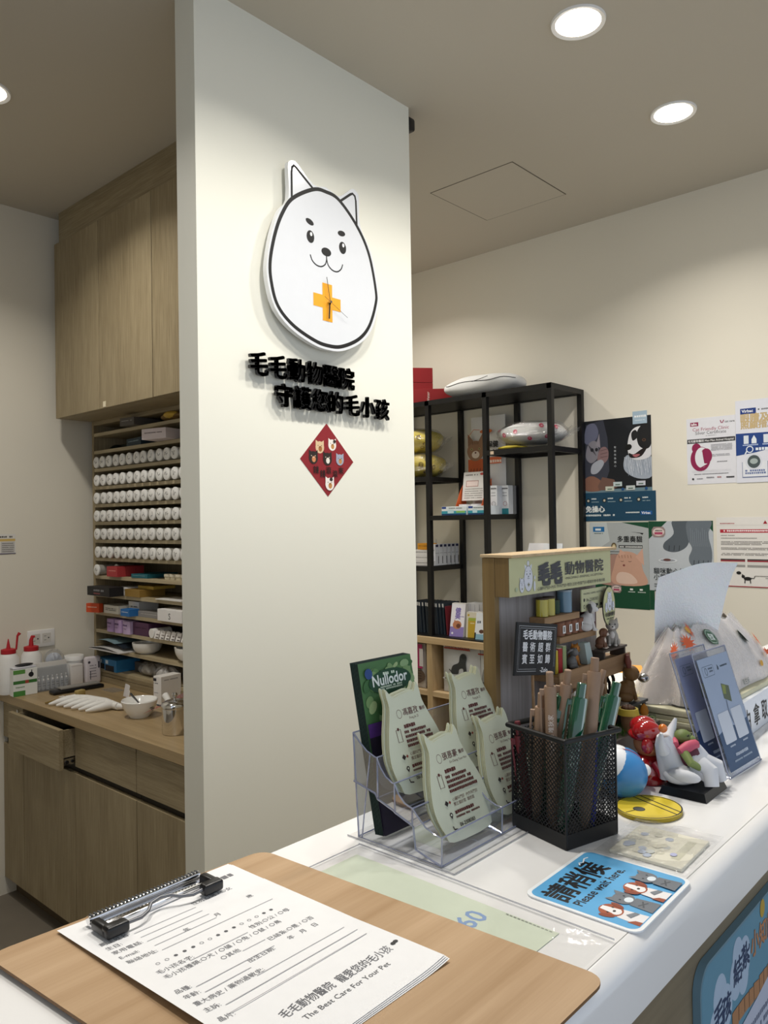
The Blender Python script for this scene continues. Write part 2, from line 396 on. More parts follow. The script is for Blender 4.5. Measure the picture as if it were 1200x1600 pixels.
def carton(name, label, cat, x, y, z, dx, dy, dz, col, rz=0, face=None, group=None, bev=.0008):
    """cardboard box; x is its front face, y its right end; printing goes on the front (-X) face as child artwork"""
    t = thing(name, label, cat, (x, y, z), rz, group)
    m = MB(); m.box(0, 0, .0005, dx, dy, dz, col, bev); m.build('carton', t, smooth=False)
    if face:
        m = MB(); m.T = frame((-.0004, dy, .0005), (0, -1, 0), (0, 0, 1)); face(m, dy, dz-.0005); m.build('printed_label', t, smooth=False)
    return t
def f_lines(c, n=2, head=None, band=None):
    def f(m, w, h):
        if band: m.rect(0, 0, w, h*.28, band)
        if head: m.rect(w*.05, h*.75, w*.5, h*.92, head)
        for i in range(n): m.dashes(w*.12, h*(.55-.2*i), w*.85, h*.1, c, seed=i)
    return f
# top compartments
carton('medicine_carton', 'dark grey carton at the front edge of the topmost compartment', 'box', 1.765, 3.085, zs[0], .14, .10, .036, '#5f5a55', .12, f_lines('#b0aca6', 1))
t = thing('snack_pouch', 'crumpled yellow and brown pouch on the topmost compartment', 'pouch', (1.84, 2.88, zs[0]+.001))
m = MB(); m.T = Matrix.Rotation(0, 4, 'X'); m.ell((0, 0, .02), (.045, .085, .019), '#8a6b3a', 18); m.build('pouch', t)
m = MB(); m.ell((-.02, -.01, .024), (.03, .05, .018), '#d9b24a', 16); m.build('yellow_print', t)
carton('medicine_carton', 'pinkish white carton jutting out of the second compartment from the top', 'box', 1.745, 2.80, zs[1], .17, .135, .045, '#dccfd0', .25, f_lines('#6b5d5f', 1))
carton('medicine_carton', 'dark teal carton in the second compartment from the top', 'box', 1.80, 3.09, zs[1], .16, .15, .035, '#1f3440', -.1, f_lines('#8fa3ad', 1))
one('folded_bag', 'dark green crumpled bag left of the dark teal carton, second compartment', 'bag', (lambda m: (m.grid(lambda u, v: (.01+.12*v, .07-.14*u, .028*math.sin(math.pi*u)*(.6+.4*v)+.001), 8, 4, '#39453c'), m)[-1])(MB()), loc=(1.80, 3.33, zs[1]))
carton('medicine_carton', 'navy carton behind the pinkish white carton, second compartment', 'box', 1.88, 2.86, zs[1], .1, .14, .03, '#222b46')
# compartment below the bottles
for i in range(3):
    carton('red_carton', ['front', 'middle', 'rear'][i]+' one of the red cartons standing below the bottle rows', 'box', 1.775+.047*i, 3.265+.002*i, zs[8], .044, .095, .047, '#b23a3e', 0, f_lines('#e59a8f', 1) if i == 0 else None, 'red cartons')
carton('teal_carton', 'flat teal carton right of the red cartons', 'box', 1.80, 3.05, zs[8], .16, .125, .018, '#1f6470', .05, f_lines('#8fc0c8', 1))
t0 = None
for i in range(5):
    lab = 'small cream round tub, %s from the left in the row right of the teal carton' % ORD[i]
    if t0 is None:
        t0 = thing('round_tub', lab, 'tub', (1.83, 2.925, zs[8]+.0005), group='small cream tubs')
        m = MB(); m.lathe([(0, 0), (.018, 0), (.019, .012), (0, .012)], '#cdc3a8', n=24); m.build('base', t0)
        m = MB(); m.lathe([(0, .0125), (.0205, .0125), (.0205, .022), (.019, .0235), (0, .0235)], '#ddd4bd', n=24); m.build('lid', t0)
    else: dup(t0, (1.83, 2.925-.0435*i, zs[8]+.0005), None, lab)
# compartment 9
t = carton('black_carton', 'long black carton jutting out past the left side of the shelf unit', 'box', 1.72, 3.235, zs[9], .07, .205, .042, '#1d1c1f', 0, lambda m, w, h: (m.dashes(w*.3, h*.5, w*.75, h*.22, '#8c8c90'), m.dashes(w*.3, h*.2, w*.6, h*.14, '#a05a5a')))
t = thing('plastic_tub', 'white round plastic tub between the black carton and the mustard box', 'tub', (1.845, 3.275, zs[9]+.0005))
m = MB(); m.lathe([(0, 0), (.04, 0), (.043, .028), (0, .028)], 'cap_white'); m.build('body', t)
m = MB(); m.lathe([(0, .0285), (.046, .0285), (.046, .037), (0, .038)], 'cap_white'); m.build('lid', t)
carton('mustard_carton', 'mustard brown carton in the compartment below the red cartons', 'box', 1.79, 3.10, zs[9], .13, .125, .033, '#9a7a3c')
carton('mustard_carton', 'flat yellow carton lying on top of the mustard brown carton', 'box', 1.83, 3.05, zs[9]+.034, .11, .13, .014, '#b5993f')
one('white_slip', 'thin white card lying on the shelf right of the mustard carton', 'card', (lambda m: (m.box(0, 0, .0003, .1, .2, .004, '#e8e6e2'), m)[-1])(MB()), loc=(1.79, 2.77, zs[9]), smooth=False)
# compartment 10
carton('orange_carton', 'small orange carton at the left end jutting out past the shelf', 'box', 1.765, 3.418, zs[10], .025, .085, .042, '#d9532a', .25, f_lines('#f6d9c6', 1))
carton('white_carton', 'cream carton with dark type right beside the small orange carton', 'box', 1.785, 3.275, zs[10], .08, .135, .038, '#e4e1d6', 0, f_lines('#3f403c', 2))
carton('white_carton', 'white carton with grey side stacked behind the blue carton', 'box', 1.83, 3.175, zs[10]+.001, .1, .09, .058, '#eceae6', 0, f_lines('#33343a', 2))
carton('blue_carton', 'small bright blue carton in front of the grey tubes', 'box', 1.765, 3.145, zs[10], .05, .075, .032, '#2b6fb3', 0, f_lines('#d9e6f3', 1))
carton('tube_carton', 'long narrow grey carton lying right of the bright blue carton', 'box', 1.80, 2.95, zs[10], .045, .18, .026, '#8f8c8a', 0, f_lines('#d0cdc9', 1))
carton('letter_carton', 'white carton with a hand-written letter S on its front', 'box', 1.775, 2.745, zs[10], .10, .185, .050, '#efedec', 0, lambda m, w, h: m.text('S', w*.5, h*.2, h*.75, '#333338', align='c'))
# compartment 11: purple roll boxes and foil packs
for i, (y, c) in enumerate([(3.325, '#a88bb8'), (3.255, '#b99cc6'), (3.18, '#c3acd0')]):
    t = thing('purple_carton', ['leftmost', 'middle', 'rightmost'][i]+' of three upright lilac cartons with curved fronts', 'box', (1.78, y, zs[11]+.0005), group='lilac cartons')
    m = MB(); P = [(.008*(1-math.cos(math.pi*(j/8-.5))), .055*j/8) for j in range(9)]
    m.prism([(0.008-.008*math.sin(math.pi*j/10), .062*j/10) for j in range(11)]+[(.1, .062), (.1, 0)], 0, .058, c); m.build('carton', t)
    m = MB(); m.T = frame((-.0015, .058, .0), (0, -1, 0), (0, 0, 1)); m.dashes(.012, .036, .045, .008, '#5a3f70'); m.dashes(.015, .022, .04, .004, '#6a5080'); m.build('printed_label', t, smooth=False)
carton('dark_purple_carton', 'wide dark purple carton right of the lilac cartons', 'box', 1.80, 3.045, zs[11], .12, .13, .058, '#54334f', 0, f_lines('#3c2038', 1))
t = thing('tube_roll', 'white round roll end at the left of the foil sachets', 'roll', (1.79, 3.005, zs[11]+.021)); m = MB(); m.cyl((0, 0, 0), (.09, 0, 0), .0205, .0205, 'cap_white'); m.build('roll', t)
for i in range(6):
    t = thing('foil_sachet', 'small white sachet leaning in a row, %s from the left of the six' % ORD[i], 'sachet', (1.785+.002*i, 2.945-.038*i, zs[11]+.001), 0, 'white sachets in a row')
    m = MB(); m.grid(lambda u, v: (.012*v+.004*math.sin(3*u), .033*(1-u), .001+.034*v), 4, 4, '#e3dfdb'); m.grid(lambda u, v: (.02+.012*v, .033*(1-u), .001+.034*v), 4, 4, '#d3cfcb'); m.build('sachet', t)
    m = MB(); m.T = frame((.004, .03, .002), (0, -1, 0), (.35, 0, 1)); m.l = 30; m.rect(.003, .002, .026, .007, '#6c6662'); m.dashes(.004, .014, .027, .006, '#7a716c'); m.build('printed_label', t, smooth=False)
# compartment 12: envelopes and porcelain bowls
t = thing('envelope_stack', 'white and dark blue padded envelopes jutting out of the compartment above the blue cartons', 'envelope', (1.745, 3.205, zs[12]+.001))
m = MB(); m.grid(lambda u, v: (.2*v, .28*(1-u), .004+.012*math.sin(math.pi*u)*(1-v)), 10, 4, '#dcdad8'); m.box(0, 0, 0, .2, .28, .004, '#d2cfcd'); m.build('white_envelope', t)
m = MB(); m.grid(lambda u, v: (.03+.17*v, .27*(1-u)+.01, .019+.018*math.sin(math.pi*u)), 10, 4, '#202a36'); m.build('dark_envelope', t)
m = MB(); m.grid(lambda u, v: (.02+.17*v, .20*(1-u)+.07, .036+.01*math.sin(math.pi*u)), 10, 4, '#7f9aa3'); m.build('pale_blue_sleeve', t)
def bowl(label, x, y, z, r, h):
    t = thing('porcelain_bowl', label, 'bowl', (x, y, z+.0005)); m = MB()
    P = [(0, 0), (r*.5, 0), (r*.52, h*.06)]+[(r*(.52+.48*math.sin(a)), h*(.06+.94*(1-math.cos(a)))) for a in [R(15*i) for i in range(1, 7)]]
    P += [(r*.93, h), (r*.9, h*.96)]+[(r*(.4+.5*math.sin(a)), h*(.16+.8*(1-math.cos(a)))) for a in [R(90-15*i) for i in range(1, 7)]]+[(0, h*.16)]
    m.lathe(P, 'ceramic', n=36); m.build('body', t); return t
bowl('white porcelain bowl on the shelf right of the padded envelopes', 1.845, 3.13, zs[12], .067, .05)
bowl('large white porcelain bowl on the shelf beside the pillar edge', 1.86, 2.78, zs[12], .085, .062)
# compartment 13: blue cartons, polythene bags
carton('blue_carton', 'left one of two blue cartons with a dark band in the bottom compartment', 'box', 1.80, 3.415, zs[13], .12, .095, .05, '#2a6d9a', 0, lambda m, w, h: (m.rect(0, 0, w, h*.5, '#10141c'), m.rect(w*.3, h*.55, w*.5, h*.85, '#cfdfe8')), 'blue cartons')
carton('blue_carton', 'right one of two blue cartons with a dark band in the bottom compartment', 'box', 1.785, 3.30, zs[13], .12, .11, .055, '#2f7ab0', 0, lambda m, w, h: (m.rect(w*.08, 0, w*.8, h*.5, '#10141c'), m.rect(w*.1, h*.6, w*.32, h*.9, '#d4e4ee')), 'blue cartons')
carton('grey_carton', 'small dark grey carton behind the clear bag', 'box', 1.86, 3.17, zs[13], .08, .10, .045, '#55524f')
def baggie(label, x, y, z, rx, ry, h, rz=0, seed=0, inner='#dedbd6', name='clear_bag'):
    t = thing(name, label, 'bag', (x, y, z+.001), rz); r = random.Random(seed); ph = [r.uniform(0, 6) for _ in range(6)]
    def fn(s, hh, base):
        def g(u, v):
            a = 2*math.pi*u; q = math.sin(math.pi*v); k = 1+.13*math.sin(5*a+ph[0]+3*v)+.07*math.sin(11*a+ph[1])
            return (rx*s*q*k*math.cos(a), ry*s*q*k*math.sin(a), base+hh*(.5-.5*math.cos(math.pi*v))*(1+.12*math.sin(7*a+ph[2])*q))
        return g
    m = MB(); m.grid(fn(.8, h*.8, .001), 40, 14, inner); m.build('contents', t)
    m = MB(); m.grid(fn(1, h, 0), 48, 16, 'poly'); m.build('clear_wrap', t)
    return t
baggie('crumpled clear plastic bag in the bottom compartment, right of the blue cartons', 1.86, 3.105, zs[13], .055, .065, .065, 0, 1, '#a59f95')
baggie('silvery crumpled bag of supplies lying on the bottom shelf at centre', 1.84, 2.955, zs[13], .05, .065, .07, 0, 2, '#c9c6c2')
baggie('whitish crumpled bag at the right end of the bottom compartment near the pillar', 1.86, 2.70, zs[13], .06, .09, .075, 0, 3, '#b8b3aa')

# worktop and base cabinets
one('worktop', 'light wood laminate worktop running along the dispensary wall', 'counter', (lambda m: (m.box(1.39, YR, .807, 2.029, 3.609, .845, 'worktop', .0015), m)[-1])(MB()), smooth=False)
dy = [3.608, 3.397, 2.925, 2.468, 2.01]
dl = ['leftmost base cabinet at the left edge, small round lock in its drawer', 'base cabinet whose top drawer stands pulled open', 'base cabinet with closed drawer just right of the open drawer', 'base cabinet beside the pillar with closed drawer']
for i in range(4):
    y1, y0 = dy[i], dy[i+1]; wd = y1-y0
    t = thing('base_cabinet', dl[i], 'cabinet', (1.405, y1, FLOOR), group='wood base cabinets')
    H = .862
    m = MB(); m.box(.02, -wd, .08, .38, -.0005, .71, 'oak_v'); m.box(.0185, -wd+.001, .676, .0198, -.001, .712, '#1f180f')  # near-black strip paints the shade in the groove between drawer and door
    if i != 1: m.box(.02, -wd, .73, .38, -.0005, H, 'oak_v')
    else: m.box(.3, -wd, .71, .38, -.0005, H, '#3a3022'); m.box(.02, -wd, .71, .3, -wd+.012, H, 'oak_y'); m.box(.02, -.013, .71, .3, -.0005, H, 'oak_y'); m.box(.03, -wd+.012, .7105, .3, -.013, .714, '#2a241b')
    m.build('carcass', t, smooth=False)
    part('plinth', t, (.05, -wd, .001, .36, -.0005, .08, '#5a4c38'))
    m = MB()
    if i != 1:
        m.box(0, -wd+.0022, .708, .018, -.0022, H-.003, 'oak_y', .001)
        d = m.build('drawer', t, smooth=False)
        if i == 0:
            q = MB(); q.cyl((-.004, -.16, .84), (.0, -.16, .84), .009, .009, 'steel', 18); q.build('lock', d)
    else:
        m.box(-.062, -wd+.001, .703, -.044, .0, H-.003, 'oak_y', .001)
        d = m.build('drawer', t, smooth=False)
        q = MB(); q.box(-.044, -wd+.016, .745, .26, -wd+.028, H-.012, 'oak_y'); q.box(-.044, -.028, .745, .26, -.016, H-.012, 'oak_y'); q.box(-.044, -wd+.02, .745, .26, -.02, .75, '#3a3228'); q.build('drawer_box', d, smooth=False)
        q = MB(); q.box(-.043, -wd+.004, .718, .2, -wd+.014, .742, 'steel'); q.cyl((-.03, -wd+.001, .730), (-.03, -wd+.006, .730), .007, .007, 'black_plastic', 12); q.cyl((-.008, -wd+.001, .730), (-.008, -wd+.006, .730), .006, .006, 'black_plastic', 12); q.build('runner', d, smooth=False)
    nd = MB(); nd.box(0, -wd+.0022, .082, .018, -.0022, .680, 'oak_v', .001); nd.build('door', t, smooth=False)
# outlet and notice on the left wall
t = thing('wall_outlet', 'white double power outlet on the left wall above the worktop', 'outlet', (1.582, 3.609, 1.062))
m = MB(); m.box(-.068, -.008, -.040, .058, 0, .040, 'cap_white', .003); m.build('plate', t)
m = MB(); m.T = frame((-.0065, -.0082, 0), (1, 0, 0), (0, 0, 1))
for cx in (-.025, .025):
    m.rect(cx-.02, -.022, cx+.02, .022, '#d9d6cf')
    for sy in (-.009, .009):
        m.rect(cx-.012, sy-.001, cx-.002, sy+.001, '#2a2a2a')
    m.disc(cx+.009, 0, .0035, .0035, '#2a2a2a', 12)
m.build('sockets', t, smooth=False)
t = thing('wall_notice', 'small printed notice taped to the left wall at the picture edge', 'notice', (1.282, 3.609, 1.460))
m = MB(); m.box(0, -.001, 0, .185, 0, .09, '#e4e1da'); m.T = frame((0, -.0011, 0), (1, 0, 0), (0, 0, 1))
m.rect(.0, .057, .183, .068, '#d8b86a'); m.rect(.12, .004, .18, .055, '#c9c6c2'); m.dashes(.06, .073, .17, .008, '#53504c')
for i in range(5): m.dashes(.01, .045-.009*i, .11, .004, '#8a8784', seed=i); m.dashes(.125, .045-.009*i, .175, .004, '#77746f', seed=i+9)
m.rect(0, 0, .185, .003, '#4a3f6a'); m.build('sheet', t, smooth=False)

# ---- things on the worktop
W = .8455
t = thing('cotton_box', 'white and green striped box at the left edge of the worktop', 'box', (1.405, 3.445, W), -.04)
m = MB(); m.box(-.02, 0, 0, .082, .04, .115, '#eceeea', .001); m.build('carton', t, smooth=False)
m = MB(); m.T = frame((-.02, -.0003, 0), (1, 0, 0), (0, 0, 1))
m.rect(0, .0, .05, .022, '#4e8f45'); m.rect(0, .052, .1, .066, '#3f7a3a'); m.rect(.05, .052, .065, .066, '#b04a3a'); m.rect(0, .095, .05, .113, '#5f9a4a'); m.disc(.075, .088, .011, .011, '#1d1f24'); m.rect(.076, .09, .080, .108, '#1d1f24'); m.dashes(.01, .035, .045, .006, '#7c9a78'); m.build('printed_label', t, smooth=False)
# tray of vials
t = thing('vial_tray', 'clear blister tray holding a row of seven white vials', 'tray', (1.492, 3.455, W), -.03)
m = MB(); m.box(0, 0, 0, .145, .034, .004, 'frosted'); m.box(0, .030, .004, .145, .034, .125, '#d9d7d2', .002); m.build('tray', t)
m = MB(); m.grid(lambda u, v: (.145*u, .002+.026*v*v, .004+.1*v), 14, 3, 'frosted'); m.build('clear_cover', t)
v0 = None
for i in range(7):
    lab = 'slim white vial in the blister tray, %s from the left' % ORD[i]
    if v0 is None:
        v0 = thing('vial', lab, 'vial', (1.503, 3.470, W+.006), group='vials in the blister tray')
        m = MB(); m.lathe([(0, 0), (.008, 0), (.008, .045), (.004, .053), (.004, .06), (0, .061)], 'plaster_white', n=16); m.build('body', v0)
        m = MB(); m.T = frame((-.006, -.0082, .008), (1, 0, 0), (0, 0, 1)); m.rect(0, 0, .012, .03, '#dfe0e0'); m.dashes(.001, .008, .011, .004, '#85878c'); m.dashes(.001, .018, .011, .004, '#85878c'); m.build('sticker', v0, smooth=False)
    else: dup(v0, (1.503+.0205*i, 3.470-.0006*i, W+.006), None, lab)
for i, (x, y) in enumerate(((1.405, 3.545), (1.505, 3.545))):
    t = thing('dispensing_bottle', ['white squeeze bottle with red spout cut by the left edge', 'white squeeze bottle with hooked red cap, left of the outlet'][i], 'bottle', (x, y, W), group='squeeze bottles with red caps')
    m = MB(); m.lathe([(0, 0), (.042, 0), (.044, .01), (.044, .155), (.03, .175), (0, .176)], 'plaster_white', n=32); m.build('body', t)
    m = MB(); m.lathe([(0, .176), (.031, .176), (.031, .194), (.02, .197), (0, .197)], '#b8202a', n=28)
    if i: m.tube([(0, 0, .197), (.0, 0, .222), (.006, 0, .238), (.016, -.003, .237)], [.011, .009, .008, .005], '#b8202a')
    else: m.tube([(0, 0, .197), (.0, 0, .24)], [.01, .002], '#b8202a'); m.tube([(.03, -.01, .19), (.035, -.012, .25), (.045, -.012, .262)], [.004, .005, .008], '#b8202a')
    m.build('cap', t)
t = thing('grey_cap_tray', 'dark oval lid lying on a white tray behind the green striped box', 'tray', (1.430, 3.466, W+.116))
m = MB(); m.box(-.045, -.020, 0, .055, .018, .008, '#dcdde4', .003); m.build('white_tray', t)
m = MB(); m.ell((.01, 0, .0145), (.040, .016, .006), '#1e1e22', 24); m.build('dark_lid', t)
baggie('clear bag of blue and white packs propped under the outlet', 1.605, 3.540, W+.09, .045, .033, .075, .2, 5, '#cfd4de', 'supply_bag')
one('support_box', 'pale carton under the clear supply bag', 'box', (lambda m: (m.box(1.558, 3.502, W, 1.648, 3.575, W+.0895, '#dcd9d2', .001), m)[-1])(MB()), smooth=False)
t = thing('gauze_pack', 'white ribbed pack standing right of the vial tray', 'pack', (1.646, 3.458, W), -.03)
m = MB(); m.box(0, 0, 0, .058, .018, .098, '#e2ddd9', .003); m.build('pack', t)
m = MB(); m.T = frame((0, -.0004, 0), (1, 0, 0), (0, 0, 1)); [m.rect(.004+.006*i, .088, .007+.006*i, .094, '#c9c3be') for i in range(10)]; m.build('ribs', t, smooth=False)
t = thing('lidded_jar', 'round white lidded jar behind the ribbed pack', 'jar', (1.696, 3.530, W))
m = MB(); m.lathe([(0, 0), (.042, 0), (.042, .108), (0, .108)], 'cap_white'); m.build('body', t)
m = MB(); m.lathe([(0, .1085), (.046, .1085), (.046, .126), (.043, .13), (0, .13)], 'cap_white'); m.build('lid', t)
t = thing('flip_top_box', 'open pinkish white rounded box with dark type, right end of the row', 'box', (1.722, 3.445, W), -.03)
m = MB(); m.box(-.01, 0, 0, .065, .03, .125, '#dad3d8', .01, 3); m.build('box', t)
m = MB(); m.T = frame((-.01, -.0006, 0), (1, 0, 0), (0, 0, 1)); m.disc(.016, .1, .006, .006, '#45414a'); [m.dashes(.018, .03+.013*i, .05, .004, '#6c6670', seed=i) for i in range(5)]; m.rect(.058, .07, .066, .1, '#57525c'); m.rect(.02, .02, .024, .06, '#57525c'); m.build('printed_label', t, smooth=False)
# tray, brush
t = thing('instrument_tray', 'long black tray with grey pouches on top, in front of the vial tray', 'tray', (1.625, 3.355, W), -.04)
m = MB(); m.box(-.115, -.028, .0, .115, .028, .016, 'black_plastic', .006, 3); m.build('tray', t)
m = MB(); m.box(-.08, -.02, .0165, .1, .024, .026, '#8f8c86', .004); m.build('grey_pouch', t)
t = thing('brush', 'yellowish brush with a pale bristle head beside the black tray', 'brush', (1.49, 3.215, W), .25)
m = MB(); m.tube([(-.08, 0, .006), (0, 0, .008), (.075, .0, .009)], [.004, .006, .006], '#8a7440'); m.build('handle', t)
m = MB(); m.box(.075, -.012, 0, .115, .014, .026, '#b09a60', .004); m.build('bristle_head', t)
m = MB(); m.box(-.01, -.007, .0145, .012, .007, .0175, '#e8e6e0'); m.build('tape', t)
# white rack with finger-like lobes
t = thing('finger_rack', 'cream moulded rack with six finger-like lobes lying on the worktop', 'rack', (1.555, 2.865, W))
m = MB(); m.tube([(0, 0, .016), (-.005, .09, .018), (-.03, .2, .019), (-.05, .285, .018)], [.014, .019, .02, .014], 'plaster_white', 12); m.tube([(0, 0, .016), (.012, -.02, .014)], [.014, .009], 'plaster_white', 12); m.build('spine', t)
for i in range(6):
    y = .035+.047*i; x = -.006-.04*(i/5)**1.2
    m = MB(); m.tube([(x, y, .019), (x-.035, y-.004, .020), (x-.07, y+.006, .015), (x-.10, y+.022, .008)], [.016, .015, .011, .004], 'plaster_white', 12); m.build('finger', t)
# mortar, pestle etc.
t = thing('mortar', 'white porcelain mortar bowl with a metal spoon standing in it', 'bowl', (1.56, 2.71, W))
m = MB(); r, h = .068, .062
m.lathe([(0, 0), (.038, 0), (.04, .004), (.052, .02), (.062, .04), (.067, .056), (.0685, .062), (.066, .066), (.0615, .062), (.055, .04), (.04, .02), (.02, .012), (0, .011)], 'ceramic', n=40); m.build('bowl', t)
m = MB(); m.T = frame((.018, -.066, .034), (.93, .35, 0), (-.05, .1, 1)); m.l = 8; m.rect(-.018, .006, .004, .009, '#2c2c2e'); m.rect(-.012, .0, .01, .004, '#2c2c2e'); m.build('printed_mark', t, smooth=False)
one('spoon', 'thin grey metal spoon leaning in the white mortar bowl', 'spoon', (lambda m: (m.tube([(.03, -.005, .018), (.0, .004, .05), (-.028, .018, .09)], [.003, .003, .0045], 'wire_steel'), m.ell((.034, -.006, .0165), (.012, .008, .003), 'wire_steel', 12), m)[-1])(MB()), loc=(1.56, 2.71, W))
one('paper_packet', 'small folded white medicine packet lying behind the mortar bowl', 'packet', (lambda m: (m.grid(lambda u, v: (.10*v-.01, .11*(1-u), .004+.018*math.sin(2.4*u+1)*math.sin(2*v+.4)), 8, 8, '#dcd5d4'), m)[-1])(MB()), loc=(1.62, 2.79, W+.0015), rot=(0, 0, .35))
one('paper_packet', 'white twisted paper sachet standing up on the folded packet', 'packet', (lambda m: (m.grid(lambda u, v: (.01+.01*math.sin(5*u), .05*(1-u)+.01*v, .055*v), 6, 4, '#eae6e4'), m)[-1])(MB()), loc=(1.61, 2.89, W+.012), rot=(.5, 0, .1))
one('pink_slip', 'flat pinkish slip under the folded packet', 'slip', (lambda m: (m.box(0, 0, 0, .09, .15, .001, '#caa39b'), m)[-1])(MB()), loc=(1.61, 2.81, W+.0003), smooth=False)
one('clear_pouch', 'small clear pouch lying flat near the shelf foot', 'pouch', (lambda m: (m.box(0, 0, 0, .06, .10, .002, 'poly'), m)[-1])(MB()), loc=(1.70, 3.18, W+.0003), smooth=False)
t = thing('medicine_carton', 'tall white carton standing on the worktop behind the mortar bowl', 'box', (1.70, 2.785, W), .1)
m = MB(); m.box(0, 0, 0, .10, .05, .118, '#e9e6e2', .001); m.build('carton', t, smooth=False)
m = MB(); m.T = frame((-.0004, .05, 0), (0, -1, 0), (0, 0, 1)); m.rect(0, .098, .02, .11, '#25232c'); m.dashes(.002, .088, .03, .004, '#5b5962'); m.dashes(.006, .05, .03, .003, '#8b8992'); m.rect(.01, 0, .05, .006, '#41525a')
m.T = frame((0, -.0004, 0), (1, 0, 0), (0, 0, 1)); m.dashes(.015, .1, .085, .004, '#8a8784'); m.dashes(.015, .02, .085, .003, '#8a8784'); m.build('printed_label', t, smooth=False)
t = thing('pestle_mortar', 'small white mortar with its pestle, half behind the steel canister', 'bowl', (1.60, 2.52, W))
m = MB(); m.lathe([(0, 0), (.022, 0), (.034, .045), (.0355, .05), (.032, .05), (.02, .012), (0, .01)], 'ceramic', n=32); m.build('bowl', t)
m = MB(); m.tube([(0, 0, .02), (.0, .05, .07), (0, .075, .092)], [.012, .011, .013], 'ceramic', 14); m.build('pestle', t)
one('pink_sheet', 'translucent pink plastic sheet leaning across behind the steel canister', 'sheet', (lambda m: (m.poly([(0, 0), (.30, .115), (.34, .20), (.20, .1)], 'pink_film'), m)[-1])(MB()), loc=(1.545, 2.66, W+.02), rot=(R(80), 0, R(-48)), smooth=False)
t = thing('steel_canister', 'shiny steel canister with knobbed lid beside the pillar', 'canister', (1.515, 2.395, W))
m = MB(); m.lathe([(0, 0), (.042, 0), (.044, .003), (.044, .092), (0, .092)], 'chrome', n=48); m.build('body', t)
m = MB(); m.lathe([(.045, .09), (.046, .092), (.046, .104), (.044, .107), (.03, .115), (.012, .118), (0, .118)], 'chrome', n=48); m.build('lid', t)
m = MB(); m.lathe([(0, .118), (.004, .118), (.004, .124), (.009, .128), (.0105, .135), (.007, .142), (0, .143)], 'chrome', n=24); m.build('knob', t)

# ================================================================== on the pillar: clock, raised letters, paper diamond
t = thing('wall_clock', 'egg-shaped white dog-face wall clock with two ears and an orange cross', 'clock', (1.64, 1.75, 2.30))
def cl(P): return [(x-1.64, z-2.30) for x, z in P]
EGG = cl([(1.587, 2.59), (1.64, 2.599), (1.697, 2.59), (1.776, 2.529), (1.83, 2.451), (1.86, 2.34), (1.857, 2.29), (1.825, 2.215), (1.775, 2.165), (1.70, 2.130), (1.64, 2.123), (1.581, 2.131), (1.498, 2.162), (1.442, 2.208), (1.419, 2.272), (1.416, 2.332), (1.435, 2.414), (1.464, 2.483), (1.505, 2.539)])
RIM = cl([(1.404, 2.329), (1.424, 2.42), (1.455, 2.492), (1.488, 2.532)])+cl([(1.4885, 2.627), (1.494, 2.645), (1.508, 2.651), (1.524, 2.648)])+cl([(1.590, 2.605), (1.64, 2.613), (1.697, 2.602)])+cl([(1.747, 2.638), (1.762, 2.645), (1.780, 2.638), (1.787, 2.62), (1.791, 2.532), (1.843, 2.455), (1.873, 2.34), (1.870, 2.285), (1.837, 2.205), (1.782, 2.153), (1.705, 2.117), (1.64, 2.110), (1.575, 2.118), (1.49, 2.150), (1.431, 2.20), (1.406, 2.27)])
m = MB(); m.T = frame((0, 0, 0), (1, 0, 0), (0, 0, 1)); m.prism(smoothpts(RIM, 3), .018, .034, 'g#dfe2e7', 'white_gloss'); m.build('face_panel', t)
m = MB(); m.T = frame((0, 0, 0), (1, 0, 0), (0, 0, 1)); m.cyl((0, -.05, .001), (0, -.05, .018), .05, .05, 'black_plastic', 24); m.cyl((0, .16, .001), (0, .16, .018), .02, .02, 'black_plastic', 16); m.build('movement_box', t)
m = MB(); m.T = frame((0, -.0341, 0), (1, 0, 0), (0, 0, 1)); K = '#0b0b0d'
m.stroke(smoothpts(EGG, 8), .0115, K, True)
m.stroke(cl([(1.501, 2.536), (1.5015, 2.615), (1.504, 2.631), (1.511, 2.638), (1.519, 2.635), (1.587, 2.592)]), .0078, K)
m.stroke(cl([(1.701, 2.588), (1.748, 2.624), (1.758, 2.629), (1.768, 2.624), (1.772, 2.61), (1.775, 2.531)]), .0078, K)
for x, a in ((1.571, -.25), (1.705, .15)): m.disc(x-1.64, .187, .0165, .0088, K, 24, a)
for x in (1.573, 1.709):
    m.disc(x-1.64, .1425, .0155, .019, K, 28); m.disc(x-1.64+.003, .151, .0045, .006, '#ffffff', 16)
m.disc(-.002, .112, .0205, .013, K, 28, .05)
m.stroke(smoothpts(cl([(1.571, 2.388), (1.579, 2.372), (1.596, 2.362), (1.616, 2.362), (1.632, 2.372), (1.638, 2.386), (1.6385, 2.40)]), 5, False), .0038, K)
m.stroke(smoothpts(cl([(1.6385, 2.40), (1.640, 2.386), (1.647, 2.371), (1.665, 2.361), (1.685, 2.362), (1.701, 2.374), (1.708, 2.390)]), 5, False), .0038, K)
m.poly([(-.021, -.102), (.020, -.102), (.020, -.063), (.056, -.063), (.056, -.024), (.020, -.024), (.020, .014), (-.021, .014), (-.021, -.024), (-.059, -.024), (-.059, -.063), (-.021, -.063)], '#f0a420')
m.build('face_print', t, smooth=False)
m = MB(); m.T = frame((.004, -.041, -.043), (1, 0, 0), (0, 0, 1)); m.stroke([(.0, .004), (-.004, -.052)], .0055, K); m.build('hour_hand', t, smooth=False)
m = MB(); m.T = frame((.004, -.043, -.043), (1, 0, 0), (0, 0, 1)); m.stroke([(.001, -.008), (-.014, .074)], .0028, K); m.build('minute_hand', t, smooth=False)
